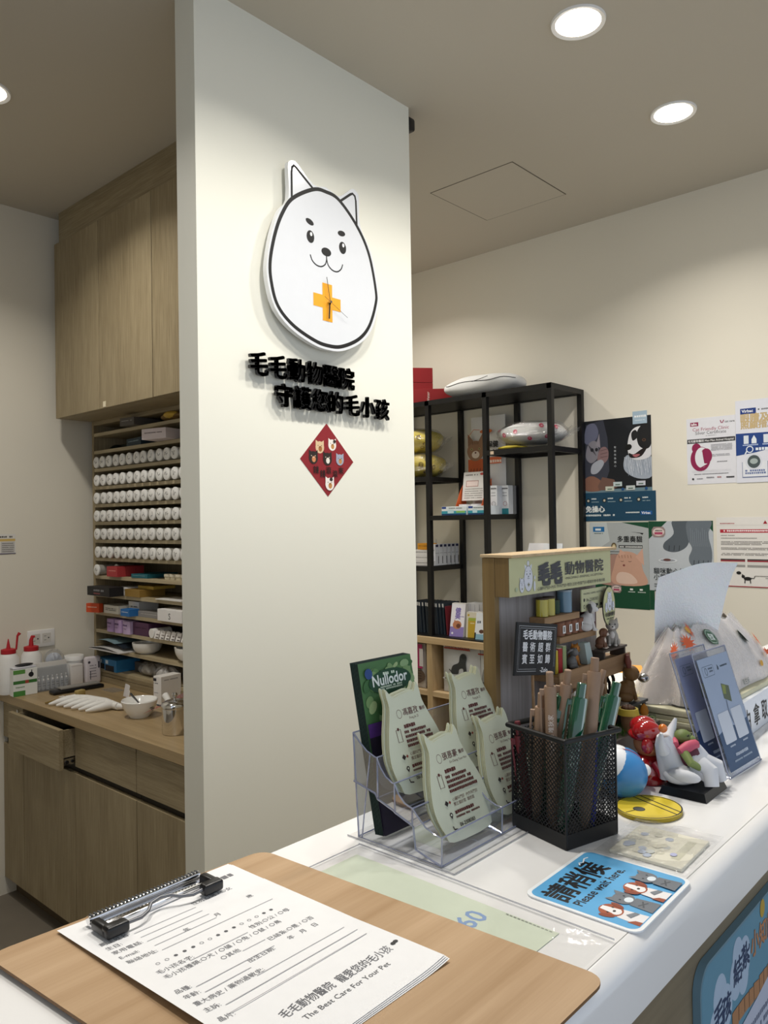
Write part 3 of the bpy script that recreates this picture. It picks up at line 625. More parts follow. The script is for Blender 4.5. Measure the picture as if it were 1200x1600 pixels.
m = MB(); m.T = frame((.004, -.045, -.043), (1, 0, 0), (0, 0, 1)); m.stroke([(-.026, .012), (.072, -.036)], .0014, K); m.build('second_hand', t, smooth=False)
m = MB(); m.cyl((.004, -.034, -.043), (.004, -.047, -.043), .004, .004, 'steel', 14); m.build('hand_pin', t)

for row, (s, x0, zb, g) in enumerate((('毛毛動物醫院', 1.348, 2.007, 'upper'), ('守護您的毛小孩', 1.440, 1.926, 'lower'))):
    for i, ch in enumerate(s):
        m = MB(); m.T = frame((0, 0, 0), (1, 0, 0), (0, 0, 1)); m.text(ch, 0, 0, .0715, 'black_plastic', bold=.026, depth=.010); 
        one('raised_letter', 'black raised character %s, %s of the %s line on the pillar' % (ch, ORD[i], g), 'letter', m, g+' line of raised characters', (x0+.0705*i, 1.738, zb))

t = thing('paper_diamond', 'red diamond paper with cats and lucky characters stuck on the pillar', 'poster', (1.6615, 1.7497, 1.774))
m = MB(); m.T = frame((0, 0, 0), (1, 0, 0), (0, 0, 1)); m.prism([(-.1135, -.001), (0, -.114), (.1145, -.001), (-.002, .114)], 0, .0006, '#8c1f28'); m.build('sheet', t, smooth=False)
def minicat(m, x, y, r, c, a=0, c2='#c08a50', k='#3a2a24'):
    e = r*.9
    for s in (-1, 1): m.poly([(x+s*r*.95, y+r*1.25), (x+s*r*.15, y+r*.8), (x+s*r*.95, y+r*.2)], c)
    m.disc(x, y, r, r*1.05, c, 20); m.disc(x+r*.1, y-r*.25, r*.42, r*.5, c2, 14)
    for s in (-1, 1): m.disc(x+s*r*.4, y+r*.3, r*.09, r*.09, k, 8)
    m.stroke([(x-r*.2, y+.1*r), (x, y), (x+r*.2, y+.1*r)], r*.09, k)
m = MB(); m.T = frame((0, -.0007, 0), (1, 0, 0), (0, 0, 1))
minicat(m, -.032, .038, .018, '#dcbf98', c2='#a56b3c'); minicat(m, .021, .048, .017, '#efe9e2'); minicat(m, -.060, .005, .019, '#2c211d', c2='#d08a5c', k='#e8d8c0')
minicat(m, -.001, .003, .019, '#2c211d', c2='#e9e2d8', k='#e8d8c0'); minicat(m, .053, .003, .017, '#9fa6b8'); minicat(m, .007, -.075, .019, '#efe9e2')
m.disc(.013, -.060, .007, .006, '#2c211d'); m.disc(.03, .06, .006, .005, '#2c211d')
for ch, x, y in (('錢', -.062, -.041), ('錢', -.034, -.052), ('滾', -.009, -.041), ('滾', .019, -.051), ('來', .045, -.040)): m.text(ch, x, y, .024, '#1c1210', bold=.012)
m.build('print', t, smooth=False)

# ================================================================== posters on the right wall (artwork lies flat on each sheet)
def poster(name, label, y, z, wd, ht, col, art, cat='poster', th=.0008, off=0, tilt=0, gl=False):
    t = thing(name, label, cat, (3.5095-off, y, z)); t.rotation_euler = (tilt, 0, 0)
    m = MB(); m.box(-th, -wd, 0, 0, 0, ht, col); m.build('sheet', t, smooth=False)
    m = MB(); m.T = frame((-th-.0001, 0, 0), (0, -1, 0), (0, 0, 1)); art(m, wd, ht)
    for q, p in enumerate(m.v): m.v[q] = Vector((p.x, min(0, max(-wd, p.y)), min(ht, max(0, p.z))))
    m.build('print', t, smooth=False); return t
def art_dog(m, w, h):
    def P(L): return [(x*w, y*h) for x, y in L]
    m.poly(P([(0, 0), (1, 0), (1, .06), (0, .045)]), '#6f8a96')
    m.poly(P([(0, .3), (.03, .95), (.3, 1), (.36, .75), (.38, .3), (.3, .1), (0, .1)]), '#3c3f4c')
    m.poly(P(smoothpts([(.0, .72), (.04, .93), (.16, .96), (.22, .86), (.2, .76), (.1, .68)], 4)), '#6c6f86')          # man's face in shade
    m.poly(P(smoothpts([(0, .05), (.0, .2), (.12, .24), (.25, .17), (.3, .08), (.2, .03)], 4)), '#8a6252')
    m.poly(P([(.2, .1), (.27, .22), (.45, .18), (.5, .08), (.42, .04), (.22, .04)]), '#74564c')
    m.poly(P(smoothpts([(.02, .5), (.05, .66), (.12, .72), (.2, .7), (.22, .58), (.2, .48), (.1, .42)], 4)), '#8a8790')      # tabby kitten
    m.poly(P([(.18, .66), (.235, .82), (.25, .62)]), '#97919a')
    for q in range(5): m.stroke(P([(.06+.02*q, .68-.02*q), (.1+.02*q, .6-.02*q)]), .003, '#4d4a52')
    m.disc(.12*w, .6*h, .009, .009, '#20222a'); m.disc(.19*w, .6*h, .008, .009, '#20222a')
    m.poly(P(smoothpts([(.2, .45), (.24, .6), (.32, .63), (.37, .57), (.36, .46), (.28, .4)], 4)), '#8f7273')                # hand
    for q in range(3): m.stroke(P([(.25, .58-.045*q), (.36, .6-.05*q)]), .003, '#664d4f')
    m.poly(P(smoothpts([(.1, .28), (.12, .4), (.25, .46), (.3, .4), (.2, .28)], 4)), '#aeb2bd')
    m.poly(P(smoothpts([(.62, .28), (.6, .42), (.68, .5), (1, .45), (1, .2), (.8, .18)], 4)), '#a9b2c0')                      # dog's ruff
    for q in range(40): m.stroke(P([(.61+.0098*q, .47-.02*(q % 3)), (.63+.0094*q+.01*(q % 4), .34-.03*(q % 5))]), .002, ('#dfe3ea', '#8c97a8', '#c3cad6')[q % 3])
    m.poly(P(smoothpts([(.66, .6), (.7, .78), (.8, .86), (.95, .84), (1, .7), (1, .48), (.84, .42), (.7, .46)], 5)), '#e4e4e8')
    m.poly(P(smoothpts([(.82, .62), (.8, .78), (.88, .88), (1, .86), (1, .62), (.92, .56)], 5)), '#15161a')
    m.poly(P(smoothpts([(.74, .68), (.72, .78), (.78, .82), (.82, .74)], 4)), '#1b1c20')
    m.disc(.9*w, .68*h, .009, .007, '#5c4030'); m.disc(.9*w, .68*h, .004, .004, '#000000')
    m.disc(.675*w, .60*h, .017, .014, '#0b0b0d', 16, .3)
    m.poly(P(smoothpts([(.68, .52), (.75, .50), (.86, .56), (.94, .58), (.86, .47), (.74, .45), (.69, .47)], 4)), '#1d1416'); m.poly(P(smoothpts([(.73, .49), (.8, .5), (.84, .49), (.78, .46)], 4)), '#b56a70')
    for i, ch in enumerate('有我在免操心'): m.text(ch, .475*w, (.60-.05*i)*h, .012, '#d8dce2', align='c')
    for x, c in ((.32, '#cfd3c4'), (.44, '#c9d6d8'), (.63, '#cbd2d2'), (.78, '#d2d4de')):
        m.rect((x)*w, .03*h+(.02 if x in (.44, .78) else 0), (x+.13)*w, .09*h+(.02 if x in (.44, .78) else 0), c); m.rect((x+.03)*w, .045*h+(.02 if x in (.44, .78) else 0), (x+.1)*w, .06*h+(.02 if x in (.44, .78) else 0), '#5b7466')
    for x in (.58, .92): m.disc(x*w, .045*h, .007, .007, '#1c4f86', 16)
poster('dog_and_cat_poster', 'dark poster of a smiling black-and-white dog and a kitten, right of the black rack', 1.842, 1.700, .342, .359, '#14181f', art_dog)
def art_band(m, w, h):
    for i, x in enumerate((.04, .27, .5, .74)):
        m.disc(x*w+.014, h*.72, .011, .011, '#14242e', 20); m.disc(x*w+.014, h*.72, .006, .006, '#c9c3b0', 14); m.dashes(x*w+.032, h*.76, x*w+.06, .007, '#dfe6e6'); m.dashes(x*w+.032, h*.66, x*w+.07, .004, '#9fb6bf')
    m.text('免操心', w*.04, h*.33, .034, '#eef2f2', bold=.03)
    m.dashes(w*.04, h*.17, w*.46, .010, '#dfe6e6'); m.dashes(w*.6, h*.26, w*.78, .007, '#dfe6e6')
    m.rect(w*.8, h*.2, w*.95, h*.33, '#1a5a9a'); m.text('Virbac', w*.81, h*.225, .017, '#ffffff', bold=.01)
poster('blue_poster_strip', 'dark blue poster strip with white lettering hanging right under the dog poster', 1.855, 1.564, .372, .140, '#164560', art_band, off=.001)
poster('pale_blue_card', 'small pale blue card overlapping the top right corner of the dog poster', 1.588, 2.022, .070, .060, '#a9bfd0', lambda m, w, h: (m.dashes(w*.12, h*.5, w*.9, .011, '#f2f5f8'), m.dashes(w*.15, h*.25, w*.85, .004, '#dfe8f0')), off=.002)
def tin(m, x, y, r=.034):
    m.poly([(x-r, y-r*.35), (x-r*.7, y-r*.75), (x+r*.7, y-r*.75), (x+r, y-r*.35), (x+r, y+r*.35), (x+r*.7, y+r*.75), (x-r*.7, y+r*.75), (x-r, y+r*.35)], '#9a8683')
    m.disc(x, y, r*.85, r*.58, '#e0cfca', 20); m.rect(x-r*.6, y-r*.38, x+r*.6, y-r*.02, '#b04a68'); m.dashes(x-r*.5, y+.1*r, x+r*.5, r*.2, '#4a4440')
def art_cat(m, w, h):
    G = '#0f4a30'
    m.rect(0, .27*h, w, h, '#b3b8b8'); m.poly([(.55*w, h), (w, h), (w, .93*h)], G); m.poly([(0, 0), (w, 0), (w, .29*h), (0, .25*h)], G)
    m.poly([(.0, .62*h), (.35*w, .78*h), (w*.3, h), (0, h)], '#c9d0d0')
    m.rect(.06*w, .89*h, .26*w, .95*h, '#1f6ea8'); m.rect(.1*w, .905*h, .2*w, .93*h, '#e6eef2'); m.dashes(.08*w, .865*h, .24*w, .005, '#3a5a5a')
    m.poly([(.7*w, .89*h), (.92*w, .875*h), (.9*w, .855*h), (.86*w, .872*h)], '#1a1c1e')
    m.text('多重奏貓', .48*w, .775*h, .032, '#15181a', bold=.02); m.rect(.5*w, .70*h, .9*w, .735*h, '#4a4d4c'); m.dashes(.52*w, .707*h, .88*w, .007, '#d8dad8')
    m.disc(.42*w, .72*h, .014, .018, '#6a5a3e', 18); m.disc(.42*w, .72*h, .008, .01, '#d6c8a0', 14)
    for i in range(3): m.dashes(.28*w, (.65-.03*i)*h, .55*w, .006, '#5a5f60', seed=i)
    m.poly([(x*w, y*h) for x, y in smoothpts([(.05, .3), (.1, .5), (.35, .62), (.55, .58), (.62, .28)], 4)], '#b08a7c')
    m.poly([(x*w, y*h) for x, y in smoothpts([(.4, .285), (.42, .5), (.5, .64), (.68, .66), (.84, .60), (.9, .45), (.95, .285)], 5)], '#d0a48e')
    m.poly([(.78*w, .6*h), (.9*w, .70*h), (.92*w, .5*h)], '#d9ad98'); m.poly([(.5*w, .6*h), (.52*w, .69*h), (.62*w, .64*h)], '#d9ad98')
    m.poly([(x*w, y*h) for x, y in smoothpts([(.45, .36), (.52, .42), (.7, .4), (.8, .3), (.5, .29)], 4)], '#e6c8b6')
    for x in (.53, .66): m.stroke([(x*w, .55*h), (x*w+.008, .542*h), (x*w+.016, .55*h)], .0022, '#5a3a30')
    m.disc(.585*w, .50*h, .006, .005, '#8a4a44'); [m.stroke([((.5+.05*q)*w, .62*h), ((.51+.05*q)*w, .585*h)], .003, '#a87860') for q in range(5)]
    tin(m, .45*w, .225*h, .026)
    for x in (.68, .84): m.rect(x*w, .215*h, (x+.05)*w, .235*h, '#e8ece8'); m.dashes((x-.03)*w, .19*h, (x+.09)*w, .005, '#c9d6cc')
    m.dashes(.12*w, .03*h, .25*w, .003, '#5f8a70')
poster('green_cat_poster', 'green and grey poster of a petted orange cat, left one below the blue strip', 1.822, 1.145, .300, .412, '#0f4a30', art_cat)
def art_paws(m, w, h):
    G = '#0f4a30'
    m.rect(0, .22*h, w, h, '#bfc5cb'); m.poly([(0, h), (.3*w, h), (0, .8*h)], G); m.poly([(.85*w, h), (w, h), (w, .88*h)], G); m.rect(0, 0, .3*w, .22*h, G)
    m.poly([(x*w, y*h) for x, y in smoothpts([(.38, 1), (.4, .86), (.25, .76), (.24, .69), (.36, .655), (.5, .67), (.62, .74), (.66, .9), (.64, 1)], 5)][:-4], '#565e66')
    m.poly([(x*w, y*h) for x, y in smoothpts([(.62, 1.0), (.62, .8), (.68, .7), (.63, .6), (.66, .52), (.8, .47), (.95, .52), (.98, .66), (.93, .85), (.97, 1.0)], 5)], '#6c757e')
    m.rect(0, h, w, h*1.0001, '#bfc5cb')
    for q in range(4): m.stroke([((.7+.07*q)*w, .5*h), ((.71+.07*q)*w, .57*h)], .003, '#2f353c')
    for q in range(3): m.stroke([((.32+.08*q)*w, .67*h), ((.33+.08*q)*w, .73*h)], .003, '#2f353c')
    for q in range(10): m.stroke([((.66+.03*q)*w, (.92-.02*(q % 3))*h), ((.67+.03*q)*w, .72*h)], .0015, '#89929a')
    m.disc(.3*w, .56*h, .045, .010, '#d9dde2', 30); m.disc(.3*w, .562*h, .035, .006, '#9a9fa8', 28); m.disc(.29*w, .568*h, .018, .006, '#6a4440', 18)
    tin(m, .16*w, .88*h, .032)
    m.text('貓咪動心的', .07*w, .415*h, .030, '#20262a', bold=.01); m.text('小藥錠', .07*w, .345*h, .030, '#20262a', bold=.01)
    for i in range(4): m.dashes(.08*w, (.285-.025*i-(.02 if i > 1 else 0))*h, .5*w, .006, '#4f565a', seed=i)
    m.text('多重奏貓', .64*w, .33*h, .030, '#15181a', bold=.02); m.poly([(.78*w, .42*h), (.97*w, .405*h), (.93*w, .39*h), (.9*w, .402*h)], '#1a1c1e')
    m.rect(.08*w, .03*h, .22*w, .21*h, '#c9bfb8'); m.rect(.1*w, .15*h, .2*w, .2*h, '#5a534e'); m.disc(.15*w, .1*h, .014, .02, '#8b7f78', 16)
poster('green_paws_poster', 'green and grey poster showing two grey furry paws above a plate', 1.521, 1.148, .294, .412, '#0f4a30', art_paws, off=.0005)
def art_cert(m, w, h):
    k = '#3a3a3e'; r_ = '#8e1c4c'
    m.rect(.08*w, .88*h, .25*w, .94*h, r_); m.text('isfm', .10*w, .892*h, .016, '#ffffff', bold=.02); m.stroke([(.7*w, .94*h), (.72*w, .90*h), (.745*w, .90*h), (.77*w, .94*h)], .004, r_); m.text('cat care', .79*w, .90*h, .013, k, bold=.01)
    m.text('Cat Friendly Clinic', .5*w, .805*h, .021, '#a03a58', align='c'); m.text('Silver Certificate', .5*w, .75*h, .020, '#55555c', align='c'); m.dashes(.4*w, .72*h, .62*w, .003, '#9a9aa0')
    m.rect(.01*w, .62*h, .99*w, .685*h, '#3c3c3e'); m.text('毛毛動物醫院 Mao Mao Animal Hospital', .03*w, .638*h, .012, '#f0f0f0', bold=.01, width=.93*w)
    m.disc(.2*w, .545*h, .020, .022, r_, 28); m.disc(.28*w, .38*h, .044, .055, r_, 34)
    m.disc(.31*w, .40*h, .030, .046, '#e5e5ea', 28); m.disc(.4*w, .42*h, .026, .034, r_, 24); m.poly([(.25*w, .44*h), (.24*w, .5*h), (.28*w, .47*h), (.32*w, .50*h), (.33*w, .44*h), (.36*w, .3*h), (.24*w, .3*h)], '#e5e5ea'); m.stroke([(.15*w, .27*h), (.28*w, .24*h), (.42*w, .29*h), (.46*w, .35*h)], .006, r_)
    for i in range(6): m.dashes(.5*w, (.58-.017*i)*h, .93*w, .0028, '#8a8a90', seed=i)
    for i in range(2): m.dashes(.52*w, (.43-.02*i)*h, .88*w, .003, '#8a8a90', seed=i)
    m.dashes(.62*w, .32*h, .83*w, .004, '#77777d'); m.rect(.1*w, .20*h, .9*w, .202*h, '#9a9aa0'); m.rect(.1*w, .18*h, .9*w, .1815*h, '#9a9aa0'); m.dashes(.15*w, .145*h, .85*w, .003, '#55555b')
    m.disc(.12*w, .08*h, .005, .005, k, 12); m.dashes(.2*w, .075*h, .33*w, .004, '#77777d'); m.dashes(.4*w, .085*h, .55*w, .006, '#77777d'); m.dashes(.62*w, .085*h, .74*w, .006, '#a05a5a'); m.rect(.8*w, .08*h, .96*w, .1*h, k)
poster('clinic_certificate', 'white certificate with a magenta round cat emblem and dark name band', 1.335, 1.724, .212, .296, '#e3e3e9', art_cert)
def art_virbac(m, w, h):
    m.rect(.05*w, .83*h, .21*w, .90*h, '#1b3a80'); m.text('Virbac', .065*w, .85*h, .018, '#ffffff', bold=.015); m.dashes(.23*w, .865*h, .42*w, .007, '#55555c')
    m.text('眼睛及週邊', .05*w, .74*h, .040, '#c9b184', bold=.035); m.text('照顧措施', .05*w, .66*h, .036, '#c9b184', bold=.035)
    m.poly([(0, .33*h), (0, .6*h), (w, .58*h), (w, .5*h), (.45*w, .42*h), (.2*w, .36*h)], '#1f4286')
    for x in (.08, .28, .5): m.rect(x*w, .47*h, (x+.05)*w, .57*h, '#dfe6ee'); m.poly([((x+.08)*w, .47*h), ((x+.13)*w, .47*h), ((x+.13)*w, .52*h), ((x+.105)*w, .57*h), ((x+.08)*w, .52*h)], '#e8eef2'); m.dashes((x-.01)*w, .445*h, (x+.14)*w, .006, '#b9c9e6')
    for x in (.14, .48): m.ring(x*w, .40*h, .013, .013, .004, '#e8eef6'); m.stroke([((x-.05)*w, .34*h), ((x-.03)*w, .38*h)], .005, '#e8eef6')
    m.dashes(.2*w, .38*h, .34*w, .014, '#e8eef6')
    for x in (.18, .55):
        m.rect((x-.12)*w, .06*h, (x+.14)*w, .25*h, '#5a6a96'); m.rect((x-.115)*w, .07*h, (x+.135)*w, .25*h, '#e6e8ee'); m.disc(x*w, .25*h, .034, .036, '#d9dde6', 28); m.disc(x*w, .25*h, .026, .028, '#4a5658', 24); m.disc(x*w, .255*h, .016, .012, '#a8b4b2', 20); m.dashes((x-.09)*w, .13*h, (x+.11)*w, .009, '#6a7aa6'); m.dashes((x-.09)*w, .1*h, (x+.11)*w, .009, '#6a7aa6', seed=3)
poster('eye_care_poster', 'white and blue poster with magnifier drawings at the right picture edge', 1.122, 1.722, .40, .355, '#e2e3ec', art_virbac, off=.0012)
def art_red(m, w, h):
    m.dashes(.05*w, .90*h, .25*w, .006, '#b06a6a'); m.poly([(.64*w, .90*h), (.67*w, .95*h), (.70*w, .9*h)], '#a02030'); m.poly([(.71*w, .90*h), (.74*w, .95*h), (.77*w, .9*h)], '#a02030'); m.rect(0, .882*h, w, .885*h, '#c9c5c0')
    m.rect(.05*w, .775*h, .76*w, .825*h, '#b5283c'); m.dashes(.1*w, .79*h, .72*w, .008, '#f6e8e8')
    for i, (y, x1) in enumerate(((.73, .25), (.69, .55), (.64, .76), (.62, .74), (.6, .62), (.55, .76), (.53, .7), (.47, .76), (.45, .68))): m.dashes(.06*w, y*h, x1*w, .0042, '#8a8682', seed=i)
    for x in (.05, .42):
        m.rect(x*w, .38*h, (x+.34)*w, .40*h, '#4a4744'); m.rect(x*w, .36*h, (x+.34)*w, .38*h, '#9a2a38'); m.rect(x*w, .315*h, (x+.34)*w, .36*h, '#dcd8d2'); m.rect(x*w, .285*h, (x+.34)*w, .315*h, '#9a9894')
    cx, cy = .42*w, .12*h
    m.disc(cx, cy, .016, .008, '#1b1a1a', 20); m.disc(cx-.018, cy+.009, .007, .007, '#1b1a1a', 16); m.poly([(cx-.024, cy+.012), (cx-.022, cy+.021), (cx-.017, cy+.014)], '#1b1a1a'); m.stroke([(cx-.01, cy), (cx-.012, cy-.02)], .004, '#1b1a1a'); m.stroke([(cx+.01, cy), (cx+.012, cy-.02)], .004, '#1b1a1a'); m.stroke([(cx+.012, cy+.003), (cx+.026, cy+.002), (cx+.03, cy+.012)], .003, '#1b1a1a'); m.disc(.3*w, .2*h, .01, .007, '#1b1a1a', 16)
    m.dashes(.52*w, .155*h, .76*w, .004, '#8a8682'); m.dashes(.66*w, .13*h, .76*w, .003, '#8a8682'); m.rect(0, 0, w, .012*h, '#a02030')
poster('red_banner_notice', 'white notice with a red banner and a walking black cat silhouette', 1.212, 1.272, .30, .302, '#e9e5df', art_red)

# ================================================================== black metal rack and its wooden cabinet
t = thing('metal_rack', 'tall black metal open rack standing on the low pine cabinet', 'rack', (3.2, 2.2, .965))
def bar(nm, *b): part(nm, t, *[(x0-3.2, y0-2.2, z0-.965, x1-3.2, y1-2.2, z1-.965, 'black_metal') for x0, y0, z0, x1, y1, z1 in b])
for y in (1.85, 2.218, 2.588, 2.956):
    bar('post', (3.188, y-.0125, .966, 3.213, y+.0125, 2.217)); bar('post', (3.478, y-.0125, .966, 3.503, y+.0125, 2.217))
bar('top_shelf', (3.188, 1.838, 2.192, 3.213, 2.9685, 2.2175), (3.478, 1.838, 2.192, 3.503, 2.9685, 2.2175), (3.213, 1.838, 2.192, 3.478, 1.8625, 2.2175), (3.2135, 1.863, 2.196, 3.4775, 2.96, 2.202))
def deck(y0, y1, z): bar('shelf', (3.1885, y0, z-.025, 3.2125, y1, z), (3.4785, y0, z-.025, 3.5025, y1, z), (3.213, y0, z-.025, 3.478, y0+.02, z), (3.213, y1-.02, z-.025, 3.478, y1, z), (3.213, y0+.02, z-.008, 3.478, y1-.02, z-.002))
deck(1.85, 2.218, 1.925); deck(2.588, 2.956, 1.815); deck(2.218, 2.588, 1.606); deck(2.588, 2.956, 1.335); deck(1.85, 2.218, 1.335)
bar('base_deck', (3.185, 1.836, .966, 3.505, 2.97, .972))
m = MB(); m.box(-.0125, .0, -.0, -.0120, .02, .016, '#d9c2a8'); m.build('price_tag', t, loc=(0, -.035, 1.925-.965-.022))

t = thing('pine_cabinet', 'low pine cubby cabinet under the black rack', 'cabinet', (3.17, 2.2, FLOOR))
def pc(nm, k, *b): part(nm, t, *[(x0-3.17, y0-2.2, z0-FLOOR, x1-3.17, y1-2.2, z1-FLOOR, k, .001) for x0, y0, z0, x1, y1, z1 in b])
pc('top_panel', 'pine_y', (3.162, 1.80, .932, 3.509, 3.0, .9655))
for y in (1.80, 2.19, 2.565, 2.965): pc('divider', 'pine_z', (3.17, y, FLOOR+.001, 3.50, y+.034, .9315))
for z in (.655, .33, .0): 
    for y0, y1 in ((1.835, 2.189), (2.225, 2.564), (2.60, 2.964)): pc('cubby_shelf', 'pine_y', (3.172, y0, z, 3.495, y1, z+.027))
pc('back_panel', 'oak_y', (3.4955, 1.80, FLOOR+.001, 3.505, 3.0, .931))

def softbox(name, label, cat, c, r, col, rz=0, pw=.55, bumpy=.05, seed=0, group=None, part_name='cover'):
    """superellipsoid pillow or bag shape"""
    t = thing(name, label, cat, (c[0], c[1], c[2]), rz, group); rn = random.Random(seed); ph = [rn.uniform(0, 6) for _ in range(4)]
    sg = lambda q, p: math.copysign(abs(q)**p, q)
    def g(u, v):
        a = 2*math.pi*u; b = math.pi*(v-.5); k = 1+bumpy*math.sin(3*a+ph[0]+4*b)+bumpy*.6*math.sin(7*a+ph[1]-3*b)
        return (r[0]*k*sg(math.cos(b), pw)*sg(math.cos(a), pw), r[1]*k*sg(math.cos(b), pw)*sg(math.sin(a), pw), r[2]+r[2]*k*sg(math.sin(b), .9)*.95)
    m = MB(); m.grid(g, 48, 24, col); m.build(part_name, t); return t, g
# on top of the rack
TOP = 2.2185
t = thing('red_box', 'long red cardboard box lying on top of the rack beside the pillar', 'box', (3.39, 2.555, TOP), R(132), 'red boxes on the rack')
m = MB(); m.box(0, -.11, 0, .33, 0, .085, '#8e1a1e', .001); m.build('carton', t, smooth=False)
m = MB(); m.T = frame((0, .0004, 0), (-1, 0, 0), (0, 0, 1)); m.rect(-.145, .01, -.142, .07, '#c98a7c'); m.text('Veter', -.135, .018, .022, '#d8c9c2', rot=R(90)); m.build('print', t, smooth=False)
t = thing('red_box', 'upper red box with a seam line, stacked on the long red box', 'box', (3.33, 2.655, TOP+.086), R(140), 'red boxes on the rack')
m = MB(); m.box(0, -.13, 0, .26, 0, .035, '#8e1a1e', .001); m.build('carton', t, smooth=False)
m = MB(); m.box(0, -.13, .037, .26, 0, .118, '#8e1a1e', .001); m.build('lid', t, smooth=False)
t, g = softbox('cushion', 'plump white cushion with dark piping lying on top of the rack', 'cushion', (3.335, 2.315, TOP), (.115, .235, .058), 'cushion_white', 0, .75, .02, 3)
m = MB(); m.tube([tuple(Vector(g(u/48, .5+.09*math.sin(u*.9)*.3+.06))*1.006+Vector((0, 0, .0))) for u in range(18, 34)], .0016, 'black_plastic', 6); m.tube([tuple(Vector(g(.5+.01*i, .56+.02*i))*1.004) for i in range(6)], .0014, 'black_plastic', 6); m.build('piping', t)
# bagged cushions
def bagged(label, c, r, col, rz, dots, seed, bag=1.10, group='bagged cushions'):
    t, g = softbox('bagged_cushion', label, 'cushion', c, r, col, rz, .7, .03, seed, group)
    m = MB(); rn = random.Random(seed)
    for i in range(40):
        u, v = rn.random(), rn.uniform(.25, .85); p = Vector(g(u, v)); q = Vector(g(u+.01, v)); w_ = Vector(g(u, v+.01)); n = (q-p).cross(w_-p)
        if n.length == 0: continue
        n.normalize(); d = p-Vector((0, 0, r[2]))
        if n.dot(d) < 0: n = -n
        x = n.orthogonal().normalized(); m.T = frame(p+n*.0012, x, n.cross(x)); dots(m, rn)
    m.build('printed_pattern', t, smooth=False)
    m = MB(); ph = rn.uniform(0, 6)
    def b(u, v):
        a = 2*math.pi*u; z = 2*v-1; s = (1-abs(z)**3)**.5 if abs(z) < 1 else 0; k = 1+.07*math.sin(9*a+ph)+.05*math.sin(5*a+7*v)
        return (r[0]*1.13*s*k*math.cos(a), r[1]*bag*z*1.02, max(0.0, r[2]+r[2]*1.08*s*k*math.sin(a)))
    m.grid(b, 40, 26, 'poly')
    m.grid(lambda u, v: (.05*(u-.5)*(1+v), -r[1]*(bag-.02)-.055*v, r[2]*.6+.03*v+.012*math.sin(14*u)), 10, 5, 'poly'); m.build('clear_bag', t); return t
yd = lambda m, rn: (m.ring(0, 0, .012, .010, .0035, '#5a3c18', 12) if rn.random() < .5 else m.stroke([(-.006, 0), (0, .005), (.009, -.003)], .0045, '#6a3f20'))
pd = lambda m, rn: (m.disc(0, 0, .013, .011, '#c8405f', 14), m.disc(.002, .002, .005, .004, '#e9a0ae', 10)) if rn.random() < .75 else m.stroke([(-.01, 0), (0, .006), (.01, -.004)], .0025, '#8a8a90')
bagged('lower yellow patterned cushion in clear plastic, left shelf of the rack', (3.33, 2.775, 1.8165), (.12, .158, .068), 'cushion_yellow', 0, yd, 11)
bagged('upper yellow patterned cushion in clear plastic, left shelf of the rack', (3.33, 2.785, 1.958), (.115, .155, .066), 'cushion_yellow', 0, yd, 12)
t = bagged('white cushion with pink round print in clear plastic, right shelf of the rack', (3.34, 2.035, 1.950), (.115, .165, .055), 'cushion_white', .05, pd, 14)
softbox('yellow_cushion', 'small bright yellow cushion squeezed under the pink-dotted one', 'cushion', (3.30, 2.12, 1.9255), (.07, .07, .0115), 'cushion_yellow', 0, .7, .03, 4)

# middle shelf: boxes, carton display
Zc = 1.6065
for i, y in enumerate((2.352, 2.226)):
    t = thing('flat_carton', ['left', 'right'][i]+' flat white carton with blue and teal bands at the shelf front edge', 'box', (3.207, y, Zc), group='flat white and blue cartons')
    m = MB(); m.box(0, 0, 0, .11, .16-.045*i, .045, '#e4ebef', .0008); m.build('carton', t, smooth=False)
    wd = .16-.045*i; m = MB(); m.T = frame((-.0004, wd, 0), (0, -1, 0), (0, 0, 1)); m.rect(0, .0, wd, .008, '#1d3f6e'); m.rect(0, .008, wd, .022, '#3f9fb4'); m.rect(wd*.6, .012, wd*.95, .022, '#8cc26a') if not i else None; m.rect(.002, .034, .03, .044, '#1f3f8e'); m.rect(wd*.25, .01, wd*.5, .028, '#c5e2ea'); m.dashes(wd*.3, .033, wd*.85, .006, '#8a9296'); m.build('print', t, smooth=False)
t = thing('counter_display', 'orange cardboard display tray with a white leaflet standing in it', 'display', (3.30, 2.40, Zc+.002))
m = MB(); m.box(0, -.075, 0, .10, .095, .004, '#d8632e'); m.box(0, -.075, .004, .003, .095, .035, '#d8632e')

for y in (-.075, .092): m2 = MB(); m2.add([(0, y, .0), (.10, y, .0), (.10, y, .19), (.05, y, .13), (0, y, .035), (0, y+.003, .0), (.10, y+.003, .0), (.10, y+.003, .19), (.05, y+.003, .13), (0, y+.003, .035)], [(0, 1, 2, 3, 4), (9, 8, 7, 6, 5), (0, 5, 6, 1), (1, 6, 7, 2), (2, 7, 8, 3), (3, 8, 9, 4), (4, 9, 5, 0)], '#d8632e'); m2.build('side_panel', t, smooth=False)
m = MB(); m.box(0, -.072, 0, .10, .092, .004, '#d8632e'); m.box(0, -.072, .004, .003, .092, .035, '#d8632e'); m.build('tray', t, smooth=False)
m = MB(); m.T = frame((.05, .085, .075), (0, -1, 0), (.16, 0, 1)); m.l = 2; m.rect(0, 0, .145, .155, '#dfdcd9'); m.dashes(.012, .135, .09, .008, '#6a6664'); m.disc(.12, .142, .014, .007, '#b5443e', 20); m.rect(.02, .075, .1, .108, '#a06a60'); m.rect(.023, .078, .097, .105, '#ead9d4'); [m.dashes(.015, .06-.012*i, .13, .005, '#8c8885', seed=i) for i in range(5)]; m.build('leaflet', t, smooth=False)
